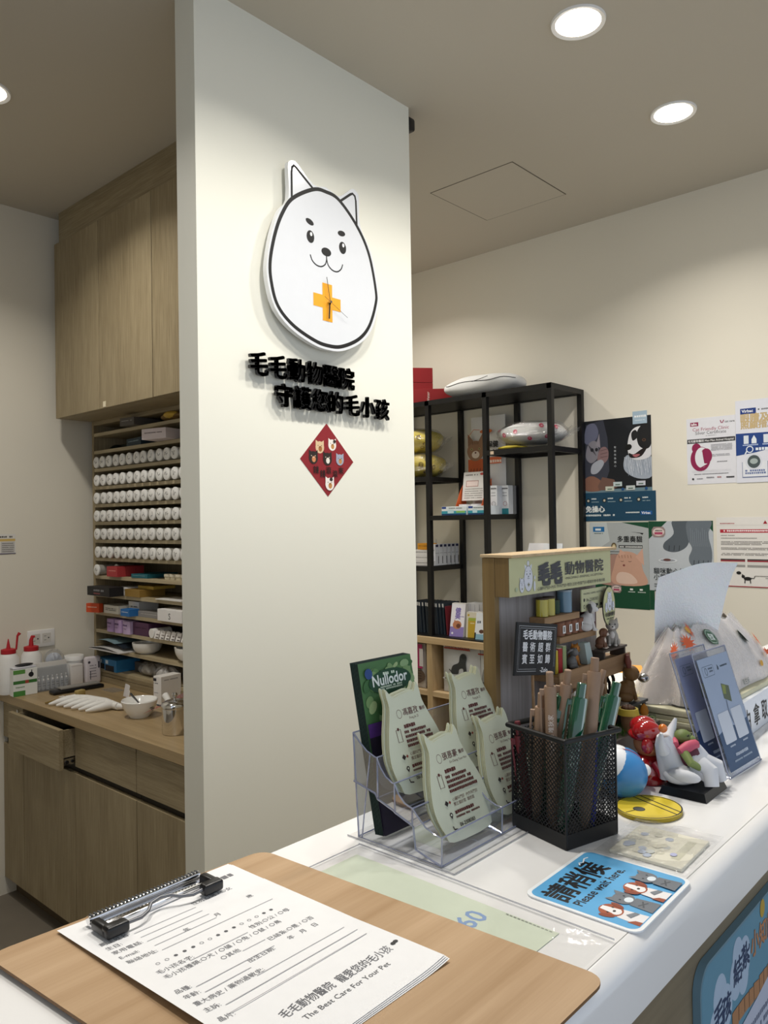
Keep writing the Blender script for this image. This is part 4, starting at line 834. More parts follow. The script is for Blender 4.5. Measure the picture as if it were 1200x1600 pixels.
for i in range(2):
    j = thing('cream_jar', ['left', 'right'][i]+' white-lidded peach jar in the orange display tray', 'jar', (3.33, 2.445-.078*i, Zc+.007), group='jars in the orange display')
    m = MB(); m.lathe([(0, 0), (.034, 0), (.034, .028), (0, .028)], '#e2b7a4', n=28); m.build('body', j)
    m = MB(); m.lathe([(0, .0285), (.036, .0285), (.036, .05), (0, .051)], '#e6e2e4', n=28); m.build('lid', j)
t = thing('cat_food_bag', 'white bag with a tabby cat portrait standing behind the orange display', 'bag', (3.44, 2.26, Zc), .0)
m = MB()
m.grid(lambda u, v: (-.03*math.sin(math.pi*v)*math.sin(math.pi*u)**.5-.0, .22*(1-u), .53*v), 12, 14, '#e0dedc'); m.grid(lambda u, v: (.004+.02*math.sin(math.pi*v)*math.sin(math.pi*u), .22*(1-u), .53*v), 12, 14, '#d9d6d3'); m.build('bag', t)
m = MB(); m.T = frame((-.033, .22, 0), (0, -1, 0), (0, 0, 1))
m.rect(0, .2, .12, .30, '#b5562c'); [m.stroke([(.01+.02*q, .21), (.02+.02*q, .25)], .004, '#5f3420') for q in range(5)]
m.disc(.05, .345, .055, .055, '#8d6a50', 28); m.poly([(.06, .38), (.105, .45), (.1, .36)], '#8d6a50'); m.poly([(.0, .37), (.0, .44), (.04, .395)], '#7d5c45'); m.disc(.05, .325, .025, .02, '#d9c9ba', 18); m.disc(.05, .335, .006, .005, '#5a2f2a', 10)
for s in (-1, 1): m.disc(.05+.025*s, .355, .007, .007, '#a8a06a', 12); m.disc(.05+.025*s, .355, .003, .005, '#101010', 8)
for q in range(4): m.stroke([(.03+.012*q, .38), (.032+.012*q, .395)], .003, '#4a3428')
m.text('保健', .125, .36, .036, '#2a2a2c', bold=.03); m.text('主食罐', .122, .32, .030, '#2a2a2c', bold=.03); m.rect(.12, .27, .215, .305, '#d96a40'); m.dashes(.125, .275, .21, .016, '#f6e0d4')
m.disc(.12, .445, .04, .012, '#c9703f', 24); m.stroke([(0, .42), (.04, .46), (.08, .455)], .003, '#c9703f'); m.build('print', t, smooth=False)
for i, (x, y, c) in enumerate(((3.355, 2.262, '#8f7fb8'), (3.40, 2.222, '#2f8a96'), (3.452, 2.224, '#8f8d8c'))):
    t = thing('supplement_box', ['white upright box with a lilac base stripe', 'white upright box with a teal base stripe', 'grey-sided upright box at the back'][i]+', right end of the middle shelf', 'box', (x, y, Zc+.001), group='upright white boxes on the middle shelf')
    m = MB(); m.box(0, 0, 0, .032 if i == 2 else .044, .042, .150, '#e2e4e8' if i < 2 else '#8f8e8e', .0008); m.build('carton', t, smooth=False)
    if i < 2: m = MB(); m.T = frame((-.0004, .042, 0), (0, -1, 0), (0, 0, 1)); m.rect(0, 0, .042, .03 if i else .018, c); m.dashes(.004, .13, .036, .008, '#3a3a40'); m.dashes(.006, .11, .034, .004, '#8a8c92'); m.dashes(.006, .095, .034, .004, '#8a8c92'); m.ring(.021, .055, .011, .011, .0018, '#b05a6a' if i else '#5a5a60'); m.build('print', t, smooth=False)
# lower-left shelf: cartons
Zd = 1.3355
for i in range(3):
    t = carton('white_carton', ['bottom', 'second', 'third'][i]+' white carton of the stack at the left of the lower shelf, beside the pillar', 'box', 3.225+.004*i, 2.605+.008*i, Zd+.0005+.0285*i, .12, .13, .028, '#e6e4e4', 0, f_lines('#4a4a52', 1), 'stacked white cartons')
carton('yellow_carton', 'small yellow-orange carton on top of the stacked white cartons', 'box', 3.235, 2.625, Zd+.087, .07, .08, .035, '#d6952a', 0, f_lines('#7a5a20', 1))
for i in range(6):
    t = thing('eye_drop_box', 'slim white box with dark blue mark, %s from the front of six' % ORD[i], 'box', (3.262+.036*i, 2.603, Zd+.001), 0, 'row of six slim white boxes')
    m = MB(); m.box(0, 0, 0, .030, .045, .115, '#dfe0e4', .0008); m.build('carton', t, smooth=False)
    m = MB(); m.T = frame((0, -.0004, 0), (1, 0, 0), (0, 0, 1)); m.rect(.004, .1, .026, .113, '#1a1e48'); m.rect(.002, .066, .028, .068, '#8a8c92'); m.rect(.024, .01, .0295, .05, '#2a3038')
    if i == 0: m.T = frame((-.0004, .045, 0), (0, -1, 0), (0, 0, 1)); m.rect(.0, .1, .03, .112, '#1a1e48'); m.dashes(.006, .08, .04, .005, '#7a7c84'); m.dashes(.006, .05, .03, .006, '#9a9ca4'); m.dashes(.006, .03, .03, .005, '#9a9ca4')
    m.build('print', t, smooth=False)
m0 = None
for i in range(2):
    t = thing('dropper_bottle', ['front', 'rear'][i]+' white dropper bottle tip behind the slim boxes', 'bottle', (3.31+.05*i, 2.675, Zd+.001), group='dropper bottles')
    m = MB(); m.lathe([(0, 0), (.013, 0), (.013, .1), (.006, .108), (.005, .122), (.002, .14), (0, .14)], 'plaster_white', n=20); m.build('bottle', t)
# tent cards on right lower shelf (their tops show above the small wooden display)
for i, (y, x, c, l) in enumerate(((1.99, 3.27, '#e4e3e6', 'white desk calendar with rows of numbers'), (1.83+.065, 3.25, '#dfe2e6', 'folded tent card with a blue phone picture'))):
    t = thing('tent_card', l+' peeking over the wooden display sign', 'card', (x, y, Zd+.001))
    m = MB(); m.add([(0, -.06, 0), (0, .06, 0), (.03, .05, .125), (.03, -.05, .125), (.06, -.06, 0), (.06, .06, 0)], [(0, 3, 2, 1), (4, 5, 2, 3)], c); m.build('card', t, smooth=False)
    m = MB(); m.T = frame((.001, .05, .0), (0, -1, 0), (.24, 0, 1)); m.l = 3
    if i: m.poly([(.02, .07), (.05, .12), (.085, .115), (.06, .065)], '#2f5f8c'); m.disc(.04, .112, .004, .004, '#e8ecf0', 10)
    else: [m.dashes(.01, .10-.018*q, .09, .010, '#9a9aa4', seed=q) for q in range(4)]
    m.build('print', t, smooth=False)
# base deck of rack: pamphlets and books
Zb = .9725
t0 = None
for i in range(12):
    lab = 'dark magazine with a white top edge, %s from the left in the pamphlet row' % ORD[i]
    if t0 is None:
        t0 = thing('magazine', lab, 'magazine', (3.245, 2.75, Zb), 0, 'dark magazines in a row')
        m = MB(); m.add([(0, 0, 0), (.0, .011, 0), (.14, .011, 0), (.14, 0, 0), (.006, .016, .165), (.006, .027, .165), (.146, .027, .165), (.146, .016, .165)], [(0, 1, 2, 3), (7, 6, 5, 4), (0, 4, 5, 1), (1, 5, 6, 2), (2, 6, 7, 3), (3, 7, 4, 0)], '#28323e'); m.build('cover', t0, smooth=False)
        m = MB(); m.add([(.0056-.0006, .0125, .125), (.0056-.0006, .0232, .125), (.0054, .0262, .162), (.0054, .0155, .162)], [(0, 3, 2, 1)], '#d5d6d8'); m.add([(.005, .012, .12), (.146, .012, .12), (.146, .0158, .162), (.005, .0158, .162)], [(0, 1, 2, 3)], '#c5c6c9'); m.build('title_strip', t0, smooth=False)
    else: dup(t0, (3.245+.004*(i % 3), 2.75-.0195*i, Zb), None, lab)
one('red_magazine', 'single dark red magazine at the right end of the dark magazines', 'magazine', (lambda m: (m.add([(0, 0, 0), (.0, .008, 0), (.14, .008, 0), (.14, 0, 0), (.006, .016, .15), (.006, .024, .15), (.146, .024, .15), (.146, .016, .15)], [(0, 1, 2, 3), (7, 6, 5, 4), (0, 4, 5, 1), (1, 5, 6, 2), (2, 6, 7, 3), (3, 7, 4, 0)], '#6e1c28'), m)[-1])(MB()), loc=(3.245, 2.512, Zb), smooth=False)
def book(name, label, x, y, wd, ht, col, art, n=5, lean=.22):
    t = thing(name, label, 'brochure', (x, y, Zb), .12)
    m = MB(); m.add([(0, 0, 0), (0, wd, 0), (.03, wd, 0), (.03, 0, 0), (lean*ht, 0, ht), (lean*ht, wd, ht), (lean*ht+.03, wd, ht), (lean*ht+.03, 0, ht)], [(0, 4, 5, 1), (1, 5, 6, 2), (2, 6, 7, 3), (3, 7, 4, 0), (4, 7, 6, 5), (0, 1, 2, 3)], col); m.build('pages', t, smooth=False)
    m = MB(); m.T = frame((-.0003, wd, 0), (0, -1, 0), (lean, 0, 1)); art(m, wd, ht); m.build('cover', t, smooth=False); return t
def a1(m, w, h):
    m.rect(0, 0, w, h, '#e6e4ec'); m.rect(0, 0, w, h*.3, '#8a7ab8'); m.text('健', w*.5, h*.72, .034, '#7a6cb0', bold=.03, align='c'); m.text('美', w*.5, h*.55, .034, '#7a6cb0', bold=.03, align='c'); m.dashes(w*.75, h*.6, w*.95, .006, '#8a80b0')
    m.disc(w*.5, h*.36, w*.32, h*.13, '#b87a58', 22); m.disc(w*.6, h*.33, w*.16, h*.07, '#6a4030', 16); m.poly([(w*.25, h*.4), (w*.28, h*.52), (w*.42, h*.46)], '#b87a58'); m.disc(w*.2, h*.1, .006, .006, '#e6e4ec')
book('cat_brochure', 'white and violet brochure stack with a brown cat on the cover', 3.235, 2.408, .082, .170, '#d9d6d2', a1)
def a2(m, w, h): m.rect(0, 0, w, h, '#dcd6c4'); m.rect(.01, 0, w, h*.7, '#c9a838'); m.rect(.012, h*.66, w, h*.78, '#a9b84a'); m.dashes(w*.4, h*.55, w*.8, .005, '#efe6c0'); m.disc(.012, h*.88, .006, .006, '#c9a838')
book('yellow_brochure', 'yellow brochure standing right of the violet cat brochure', 3.25, 2.335, .06, .13, '#d9d6d2', a2, lean=.1)
def a3(m, w, h): m.rect(0, 0, w, h, '#e2e6ec'); m.rect(0, 0, w, h*.2, '#8ab4c8'); m.rect(0, .0, .008, h*.25, '#16181c'); m.dashes(.01, h*.6, .03, .014, '#5a6270'); m.disc(w*.55, h*.3, .014, .01, '#5a3c30', 16)
book('white_brochure', 'white and pale blue brochure at the wooden display edge', 3.225, 2.255, .07, .135, '#d9d6d2', a3, lean=.25)
for i in range(5):
    carton('white_carton', 'small white carton behind the brochures, %s from the left' % ORD[i], 'box', 3.33, 2.43-.03*i, Zb, .08, .027, .165, '#e3e3e6', 0, None, 'white cartons behind the brochures')
one('grey_folder', 'tall grey folder leaning behind the white cartons beside the display', 'folder', (lambda m: (m.add([(0, 0, 0), (0, .008, 0), (.18, .008, 0), (.18, 0, 0), (0, -.05, .24), (0, -.042, .24), (.18, -.042, .24), (.18, -.05, .24)], [(0, 1, 2, 3), (7, 6, 5, 4), (0, 4, 5, 1), (1, 5, 6, 2), (2, 6, 7, 3), (3, 7, 4, 0)], '#b3a79e'), m)[-1])(MB()), loc=(3.24, 2.262, Zb), smooth=False)
# pet food in the cubbies
def foodbag(label, x, y, z, wd, ht, col, art, d=.16):
    t = thing('pet_food_bag', label, 'bag', (x, y, z))
    m = MB(); m.grid(lambda u, v: (-.02*math.sin(math.pi*u)**.6*math.sin(math.pi*v)**.5, wd*(1-u), ht*v), 14, 14, col)
    m.box(.001, .004, 0, d, wd-.004, ht-.003, col, .01); m.build('bag', t)
    m = MB(); m.T = frame((-.0215, wd, 0), (0, -1, 0), (0, 0, 1)); art(m, wd, ht); m.build('print', t, smooth=False); return t
def fdog(m, w, h):
    m.rect(.02, h*.93, w*.8, h*.96, '#a03a30'); m.text('ROYAL CANIN', .03, h*.965, .02, '#a03a30', bold=.02, width=w*.65); m.disc(w*.5, h*.38, w*.38, .008, '#c9ccd0', 26)
    k = '#3e4244'; m.poly([(x*w, y*h) for x, y in smoothpts([(.28, .42), (.32, .58), (.48, .66), (.52, .8), (.6, .86), (.7, .8), (.68, .66), (.7, .42), (.62, .4), (.6, .54), (.5, .52), (.46, .42)], 4)], k); m.disc(w*.62, h*.8, w*.07, h*.06, '#2c3032', 16); m.stroke([(w*.3, h*.44), (w*.22, h*.5)], .006, k)
    m.disc(w*.5, h*.3, w*.46, .012, '#d9dadc', 26); m.stroke([(w*.1, h*.3), (w*.5, h*.27), (w*.95, h*.3)], .006, '#2e3134')
foodbag('white pet food bag with a grey schnauzer dog drawing in the pine cabinet', 3.22, 2.29, .683, .235, .245, '#cfd2d6', fdog)
def fdog2(m, w, h): m.rect(.0, h*.9, w, h*.93, '#a03a30'); m.poly([(w*.2, h*.3), (w*.5, h*.6), (w*.9, h*.7), (w, h*.3)], '#8b8d8c'); m.disc(w*.6, h*.3, w*.4, .01, '#4a4c4c', 20)
foodbag('white pet food bag with a red line beside the wooden display post', 3.22, 2.226, .683, .062, .24, '#c9cccf', fdog2)
def fpink(m, w, h): m.rect(w*.38, h*.45, w*.98, h, '#b03068'); m.rect(w*.9, h*.5, w, h*.9, '#dfdadb'); m.text('Ro', w*.5, h*.58, .035, '#f0dfe6', bold=.02); m.disc(w*.7, h*.28, w*.35, h*.2, '#5d4a3c', 22); [m.stroke([(w*.45, h*(.2+.06*q)), (w*.95, h*(.22+.06*q))], .004, '#33271f') for q in range(4)]
foodbag('white and magenta pet food bag with a striped cat in the left cubby', 3.21, 2.64, .683, .26, .235, '#cfc9c6', fpink)

# ================================================================== reception counter
Z = 1.18
t = thing('reception_counter', 'white solid-surface reception counter with rounded front edge and wood front', 'counter', (1.2, .52, FLOOR))
def prof(u0, u1):
    P = [(.74, Z), (.335, Z)]+[(.3535-.018-.0195*math.sin(R(a)), Z-.0195+.0195*math.cos(R(a))) for a in (0, 18, 36, 54, 72, 90)]+[(.316, 1.119), (.34, 1.119), (.34, 1.14), (.74, 1.14)]
    return P
m = MB(); P = prof(0, 0); n = len(P); x0, x1 = -.9, 4.2-1.2-.9
V = [(-1.9, y-.52, z-FLOOR) for y, z in P]+[(1.6, y-.52, z-FLOOR) for y, z in P]
m.add(V, [tuple(range(n)), tuple(range(2*n-1, n-1, -1))]+[(i, n+i, n+(i+1) % n, (i+1) % n) for i in range(n)], 'solid_top'); m.build('worktop', t)
part('front_panel', t, (-1.9, .345-.52, .001, 1.6, .36-.52, 1.14-FLOOR-.001, 'front_wood'))
part('back_panel', t, (-1.9, .715-.52, .001, 1.6, .73-.52, 1.14-FLOOR-.001, 'front_wood'))
part('plinth', t, (-1.9, .37-.52, .001, 1.6, .70-.52, .08, '#4a4238'))
# framed information board on the counter front
t = thing('information_board', 'blue rounded information board with cloud lettering on the counter front', 'board', (.888, .3445, .60))
def rrect(x0, y0, x1, y1, r, n=6):
    P = []
    for cx, cy, a in ((x1-r, y0+r, -90), (x1-r, y1-r, 0), (x0+r, y1-r, 90), (x0+r, y0+r, 180)):
        P += [(cx+r*math.cos(R(a+90*i/n)), cy+r*math.sin(R(a+90*i/n))) for i in range(n+1)]
    return P
m = MB(); m.T = frame((0, 0, 0), (1, 0, 0), (0, 0, 1)); m.prism(rrect(0, 0, .6, .462, .03), 0, .009, '#6b8a9a'); m.build('panel', t)
m = MB(); m.T = frame((0, -.0091, 0), (1, 0, 0), (0, 0, 1)); m.poly(rrect(.003, .003, .597, .459, .028), '#5f8fa6')
for x, y, r in ((.045, .375, .022), (.062, .405, .024), (.080, .385, .024), (.060, .365, .02), (.118, .405, .024), (.125, .428, .02), (.150, .415, .024), (.145, .395, .02)): m.disc(x, y, r*.95, r*1.15, '#a9bdd2', 22)
for ch, x, y in (('毛', .040, .375), ('孩', .066, .372), ('結', .108, .398), ('紮', .138, .404)): m.text(ch, x, y, .034, '#243a5e', bold=.02)
m.text('小知識', .175, .405, .034, '#b07a55', bold=.03); m.disc(.225, .45, .010, .012, '#b89a3a', 16); m.disc(.31, .43, .035, .02, '#a9bdd2', 22); m.dashes(.27, .405, .40, .01, '#1c2c3c')
m.dashes(.10, .345, .30, .024, '#a87a55', gap=.1)
m.poly([(.075, 0.003), (.075, .33), (.2, .345), (.3, .36), (.597, .37), (.597, .003)], '#b7bed0')
for i in range(12): m.dashes(.10, .315-.014*i, .50, .008, '#5c6680', seed=i)
m.disc(.075, .28, .03, .036, '#2f4f86', 26); m.disc(.33, .33, .035, .04, '#33507f', 26); m.build('print', t, smooth=False)

# ---- flat things under film on the counter
def flat(name, label, cat, x, y, z, w_, h_, th, col, art, rz=0, r=.0):
    t = thing(name, label, cat, (x, y, z), rz)
    m = MB()
    if r: m.prism(rrect(0, 0, w_, h_, r), 0, th, col)
    else: m.box(0, 0, 0, w_, h_, th, col)
    m.build('sheet', t, smooth=False)
    if art: m = MB(); m.T = frame((0, 0, th+.00005), (1, 0, 0), (0, 1, 0)); art(m, w_, h_); m.build('print', t, smooth=False)
    return t
def a60(m, w, h): m.text('60', .252, .068, .034, '#7f9cc8', bold=.012); [m.rect(w-.0035, .006+.0045*q, w-.002, .009+.0045*q, '#8c9088') for q in range(12)]
flat('green_sheet', 'pale green sheet with a blue 60 under clear film, beside the clipboard', 'sheet', .36, .384, Z+.0003, .302, .272, .0006, '#cfd8c4', a60)
t = thing('clear_film', 'clear taped plastic film covering the pale green sheet on the counter', 'film', (.35, .337, Z+.0012))
m = MB(); m.grid(lambda u, v: (.332*u, .335*v, .0012+.0005*math.sin(9*u+4*v)+.0028*max(0, 1-abs(u-.975)/.025)+.0035*math.exp(-((u-.93)/.05)**2-((v-.12)/.07)**2)*math.sin(60*u+30*v)**2), 110, 60, 'sleeve'); m.build('film', t)
m = MB(); m.tube([(.332, .0, .0018), (.332, .335, .0018)], .0009, 'soft_edge', 6); m.tube([(.0, .334, .0015), (.332, .334, .0015)], .0007, 'soft_edge', 6); m.build('film_edge', t)
t = thing('clear_mat', 'thin clear plastic mat under the card holder', 'mat', (.60, .50, Z+.0002))
m = MB(); m.box(.095, .035, 0, .30, .205, .0006, 'sleeve'); m.build('mat', t, smooth=False)
m = MB(); m.tube([(.095, .035, .001), (.30, .035, .001)], .0008, 'soft_edge', 6); m.tube([(.095, .035, .001), (.095, .205, .001)], .0008, 'soft_edge', 6); m.build('mat_edge', t)
def await_(m, w, h):
    m.poly(rrect(.004, .004, w-.004, h-.004, .010), '#5aa9dc')
    m.text('請稍候', .010, h*.66, .0355, '#0d0f14', bold=.025); m.text('Please wait here.', .014, h*.52, .0155, '#10131a', bold=.018, width=.105)
    m.text('Pets Vital', w-.052, h*.87, .007, '#eef4fa', bold=.01, rot=.2) if False else m.stroke([(w-.045, h*.88), (w-.04, h*.91), (w-.036, h*.885), (w-.031, h*.90), (w-.026, h*.915), (w-.02, h*.90)], .0016, '#f3f6fa')
    def dog(x, s=1):
        m.poly([(x-.011, .005), (x-.009, .030), (x+.009, .030), (x+.012, .005)], '#ece9ea'); m.poly([(x-.012, .005), (x-.012, .018), (x-.005, .012), (x-.004, .005)], '#9a4b2c')
        m.disc(x, .040, .013, .0125, '#a4502c', 20); m.poly([(x-.003, .051), (x+.004, .051), (x+.007, .032), (x-.006, .032)], '#f1eeee'); m.disc(x, .034, .0065, .005, '#f1eeee', 14); m.disc(x, .0365, .0022, .0016, '#2a1c18', 10)
        for q in (-1, 1): m.disc(x+.0125*q, .039, .0035, .008, '#8a3f24', 12, -.3*q); m.disc(x+.006*q, .041, .0012, .0014, '#2a1c18', 8)
        m.poly([(x-.003, .018), (x+.010, .014), (x+.010, .019), (x, .024)], '#7b8189')
    def cat_(x):
        m.poly([(x-.011, .005), (x-.009, .030), (x+.009, .030), (x+.012, .005)], '#6e747c'); m.stroke([(x-.006, .016), (x+.006, .022)], .0018, '#4a4f56'); m.stroke([(x+.006, .016), (x-.006, .022)], .0018, '#4a4f56')
        m.disc(x, .040, .0125, .0115, '#70767e', 20)
        for q in (-1, 1): m.poly([(x+.012*q, .042), (x+.011*q, .056), (x+.003*q, .050)], '#70767e'); m.disc(x+.005*q, .042, .0012, .0014, '#22252a', 8)
        m.disc(x, .0345, .006, .0045, '#dfe9f0', 14)
    dog(.026); cat_(.056); dog(.085); cat_(.115)
flat('waiting_sign', 'blue rounded card reading please wait here with cartoon cats and dogs', 'sign', .7075, .3245, Z+.0004, .144, .127, .0016, '#eef1f4', await_, R(1), .012)
t = thing('ticket_pouch', 'clear plastic pouch of cream printed tickets lying flat beside the blue sign', 'pouch', (.853, .338, Z+.0004), R(2))
m = MB(); m.box(.012, .006, 0, .108, .092, .004, '#dcd9c8', .001); m.build('tickets', t, smooth=False)
m = MB(); m.T = frame((.012, .006, .0041), (1, 0, 0), (0, 1, 0)); m.rect(.02, .01, .08, .02, '#c5c3ae'); rr = random.Random(4)
for q in range(16): m.disc(rr.uniform(.01, .085), rr.uniform(.03, .078), .006, .005, rr.choice(['#b9bcb8', '#c3bba6', '#a9b2c2', '#c9c6b4']), 8)
m.disc(.03, .02, .005, .004, '#b3b6d8', 10); m.build('print', t, smooth=False)
m = MB(); m.grid(lambda u, v: (-.004+.135*u, -.004+.108*v, .0046+.002*math.sin(11*u+5*v)*math.sin(6*v)*.6), 30, 20, 'poly'); m.build('clear_pouch', t)

# ---- clipboard and forms
t = thing('clipboard', 'large brown wooden clipboard with rounded corners lying across the counter', 'clipboard', (.443, .535, Z+.0036))
def rquad(Q, r, n=6):
    """rounded outline of a slightly warped four-cornered board, counter-clockwise"""
    out = []
    for i in range(4):
        p, a, b = Vector(Q[i]), Vector(Q[i-1]), Vector(Q[(i+1) % 4]); u = (a-p).normalized(); v = (b-p).normalized(); s0 = p+u*r; s1 = p+v*r
        for q in range(n+1): tt_ = q/n; out.append(tuple(s0*(1-tt_)**2+p*2*tt_*(1-tt_)+s1*tt_**2))
    return out
BQ = [(.318-.443, .312-.535), (.616-.443, .311-.535), (.588-.443, .742-.535), (.277-.443, .757-.535)]
m = MB(); m.prism(rquad(BQ, .020), 0, .003, 'board', '#7d5c3a'); m.build('board', t, smooth=False)
CX = Matrix.Translation((-.017, .155, 0)) @ Matrix.Rotation(R(1.0), 4, 'Z')
m = MB(); m.T = CX; m.box(-.064, .020, .0031, .064, .042, .009, 'chrome', .0012); m.tube([(-.064, .040, .0115), (.064, .040, .0115)], .0042, 'chrome', 12); m.tube([(-.062, .021, .0095), (.062, .021, .0095)], .0014, 'chrome', 8)
for i in range(30): m.box(-.0615+.0042*i, .0368, .0152, -.0598+.0042*i, .0425, .0160, '#3c3f43')
m.build('clip_bar', t)
m = MB(); m.T = CX; m.tube([(-.050, .003, .0135), (-.028, .003, .0125), (-.018, .007, .0135), (-.010, .015, .0155), (.002, .018, .016), (.012, .014, .016), (.020, .008, .0135), (.032, .003, .0125), (.050, .003, .0135)], .0018, 'wire_steel', 10); m.build('clip_wire', t)
for s in (-1, 1):
    m = MB(); m.T = CX; m.box(min(s*.043, s*.067), -.003, .0065, max(s*.043, s*.067), .010, .018, 'black_plastic', .003, 3); m.box(min(s*.057, s*.067), .000, .0065, max(s*.057, s*.067), .030, .017, 'black_plastic', .003, 3); m.build('clip_end', t)
def form_art(m, w, h):
    k = '#737378'; g = '#a2a2a7'; H = .0074
    m.text('毛毛動物醫院', .052, h-.028, .013, '#3c3c40', bold=.01); m.dashes(.16, h-.03, .19, .008, k)
    rows = [('性別:○男 / ○女', .125, h-.055), ('(簽章)', .165, h-.073+.0)]
    L = [('飼主姓名', .012, h-.060), ('生日:', .012, h-.071), ('家用電話:', .012, h-.082), ('E-mail:', .012, h-.094), ('聯絡地址:', .012, h-.106)]
    for s, x, y in L: m.text(s, x, y, H, k); m.rect(x+.034, y-.0012, x+(.105 if y > h-.1 else .168), y-.0003, g)
    m.text('性別:○男 / ○女', .118, h-.055, H, k); m.text('年', .08, h-.095, H, k); m.text('月', .118, h-.093, H, k); m.text('歲', .165, h-.086, H, k)
    y = h-.124
    for i in range(15): (m.disc(.03+.0095*i, y, .0019, .0019, '#58585c', 14) if i in (2, 3, 4, 7, 8, 9, 13, 14) else m.ring(.03+.0095*i, y, .0018, .0018, .0005, '#77777c', 12))
    for s, x, y in (('毛小孩名字:', .020, h-.140), ('毛小孩種類:○犬 / ○貓 / ○兔 / ○鼠 / ○鳥', .020, h-.151), ('○其他', .072, h-.163), ('品種:', .012, h-.178), ('年齡:', .012, h-.190), ('重大病史 / 藥物過敏史:', .012, h-.204), ('主訴:', .012, h-.217), ('晶片:', .012, h-.235)): m.text(s, x, y, H, k)
    m.text('性別:○公 / ○母', .125, h-.139, H, k); m.text('已結紮:○是 / ○否', .122, h-.170, H, k); m.text('出生日期:', .085, h-.185, H, k); m.text('年    月    日', .135, h-.183, H, k)
    for x0, y, x1 in ((.052, h-.141, .118), (.093, h-.164, .12), (.03, h-.179, .118), (.03, h-.191, .08), (.075, h-.205, .185), (.03, h-.218, .19), (.02, h-.230, .19)): m.rect(x0, y-.0012, x1, y-.0003, g)
    m.text('毛毛動物醫院  寵愛您的毛小孩', .050, h-.268, .0125, '#98989d', bold=.006, width=.135); m.text('The Best Care For Your Pet', .06, h-.282, .0085, '#5e5e62', width=.105); m.disc(.192, h-.262, .0028, .0024, '#2a2a2c', 14); m.disc(.196, h-.2615, .0028, .0024, '#2a2a2c', 14)
PQ = [Vector((.350, .430)), Vector((.5455, .4325)), Vector((.535, .739)), Vector((.338, .745))]
for i in range(4):
    lab = ['printed registration form on top of the clipboard, blanks to fill in', 'blank sheet directly under the printed form on the clipboard', 'third sheet down in the clipboard stack', 'bottom sheet lying on the clipboard board'][i]
    ox, oy = .345, .44
    t = thing('form_sheet', lab, 'paper', (ox+.0006*i, oy-.0007*i, Z+.0092-.0007*i), R(-.25*i), 'sheets held by the clipboard')
    w_, h_ = .205, .312
    cz = lambda u, v: .0045*max(0, 1-u/.20)**2*(1.1-v)+.0025*max(0, (u-.8)/.2)**2*max(0, 1-v/.35)+.0006*math.sin(5*v)
    def sheetpt(u, v, dz=0): p = (PQ[0]*(1-u)+PQ[1]*u)*(1-v)+(PQ[3]*(1-u)+PQ[2]*u)*v; return (p.x-ox, p.y-oy, cz(u, v)+dz)
    m = MB(); m.grid(lambda u, v: sheetpt(u, v), 24, 14, '#f1f1f2'); m.build('sheet', t)
    if i == 0:
        m = MB(); m.T = frame((0, 0, .0), (1, 0, 0), (0, 1, 0)); form_art(m, w_, h_)
        for q, p in enumerate(m.v): m.v[q] = Vector(sheetpt(min(1, p.x/w_), p.y/h_, .00025))
        m.build('print', t, smooth=False)

# ---- stepped clear holder
t = thing('card_holder', 'clear stepped plastic holder with three tiers of cards and leaflets', 'holder', (.70, .56, Z+.0006))
UP = [(-.003, .001), (-.004, .034), (.006, .035), (.020, .040), (.032, .050), (.040, .058), (.042, .058), (.052, .061), (.062, .070), (.068, .081), (.071, .081), (.082, .086), (.091, .096), (.097, .107), (.100, .107), (.114, .112), (.126, .121), (.137, .131)]
LO = [(.137, .070), (.100, .062), (.096, .056), (.070, .048), (.067, .046), (.042, .038), (.039, .036), (.036, .010), (-.003, .001)]
for x in (0, .124, .248):
    m = MB(); m.T = frame((x, 0, 0), (0, 1, 0), (0, 0, 1)); m.prism([p for p in UP]+LO[:-1], 0, .0016, 'clear'); m.build('side_panel', t, smooth=False)
    m = MB(); m.tube([(x, y, z) for y, z in UP], .0010, 'edge_highlight', 6); m.tube([(x, y, z) for y, z in LO], .0013, 'edge_highlight', 6)  # coloured tubes stand in for the bright edge lines of the plastic
    for y, z0, z1 in ((.0405, .037, .058), (.068, .047, .081), (.096, .058, .107)): m.tube([(x, y, z0), (x, y, z1)], .0012, 'edge_highlight', 6)
    if x != .124: m.tube([(x, .130, .002), (x, .137, .131)], .0012, 'edge_highlight', 6); m.tube([(x, .108, .110), (x, .120, .03), (x, .124, .002)], .0010, 'edge_highlight', 6); m.tube([(x, -.003, .001), (x, .130, .001)], .0006, 'edge_highlight', 6)
    m.build('edge', t)
for (y, z0, z1, yy) in ((-.003, .001, .034, -.004), (.038, .036, .057, .0405), (.067, .047, .081, .0685), (.095, .058, .107, .0965), (.131, .001, .131, .137)):
    m = MB(); m.add([(0, y, z0), (.25, y, z0), (.25, yy, z1), (0, yy, z1)], [(0, 1, 2, 3)], 'clear' if y < .12 else 'frosted')
    if y < .12: m.add([(0, y, z0), (.25, y, z0), (.25, y+.032, z0+.010), (0, y+.032, z0+.010)], [(3, 2, 1, 0)], 'clear')
    m.tube([(0, yy, z1), (.25, yy, z1)], .0010, 'edge_highlight', 6); m.tube([(0, y, z0), (.25, y, z0)], .0009, 'edge_highlight', 6); m.build('tier_wall', t, smooth=False)
CARD = [(-.29, 1.0), (-.265, .995), (-.20, .925), (-.10, .935), (0, .945), (.10, .955), (.19, .945), (.25, 1.005), (.285, 1.01), (.30, .95), (.30, .84), (.36, .70), (.44, .54), (.49, .38), (.49, .24), (.43, .10), (.33, .0), (-.33, 0), (-.43, .10), (-.49, .24), (-.49, .38), (-.43, .56), (-.35, .72), (-.30, .84), (-.305, .95)]
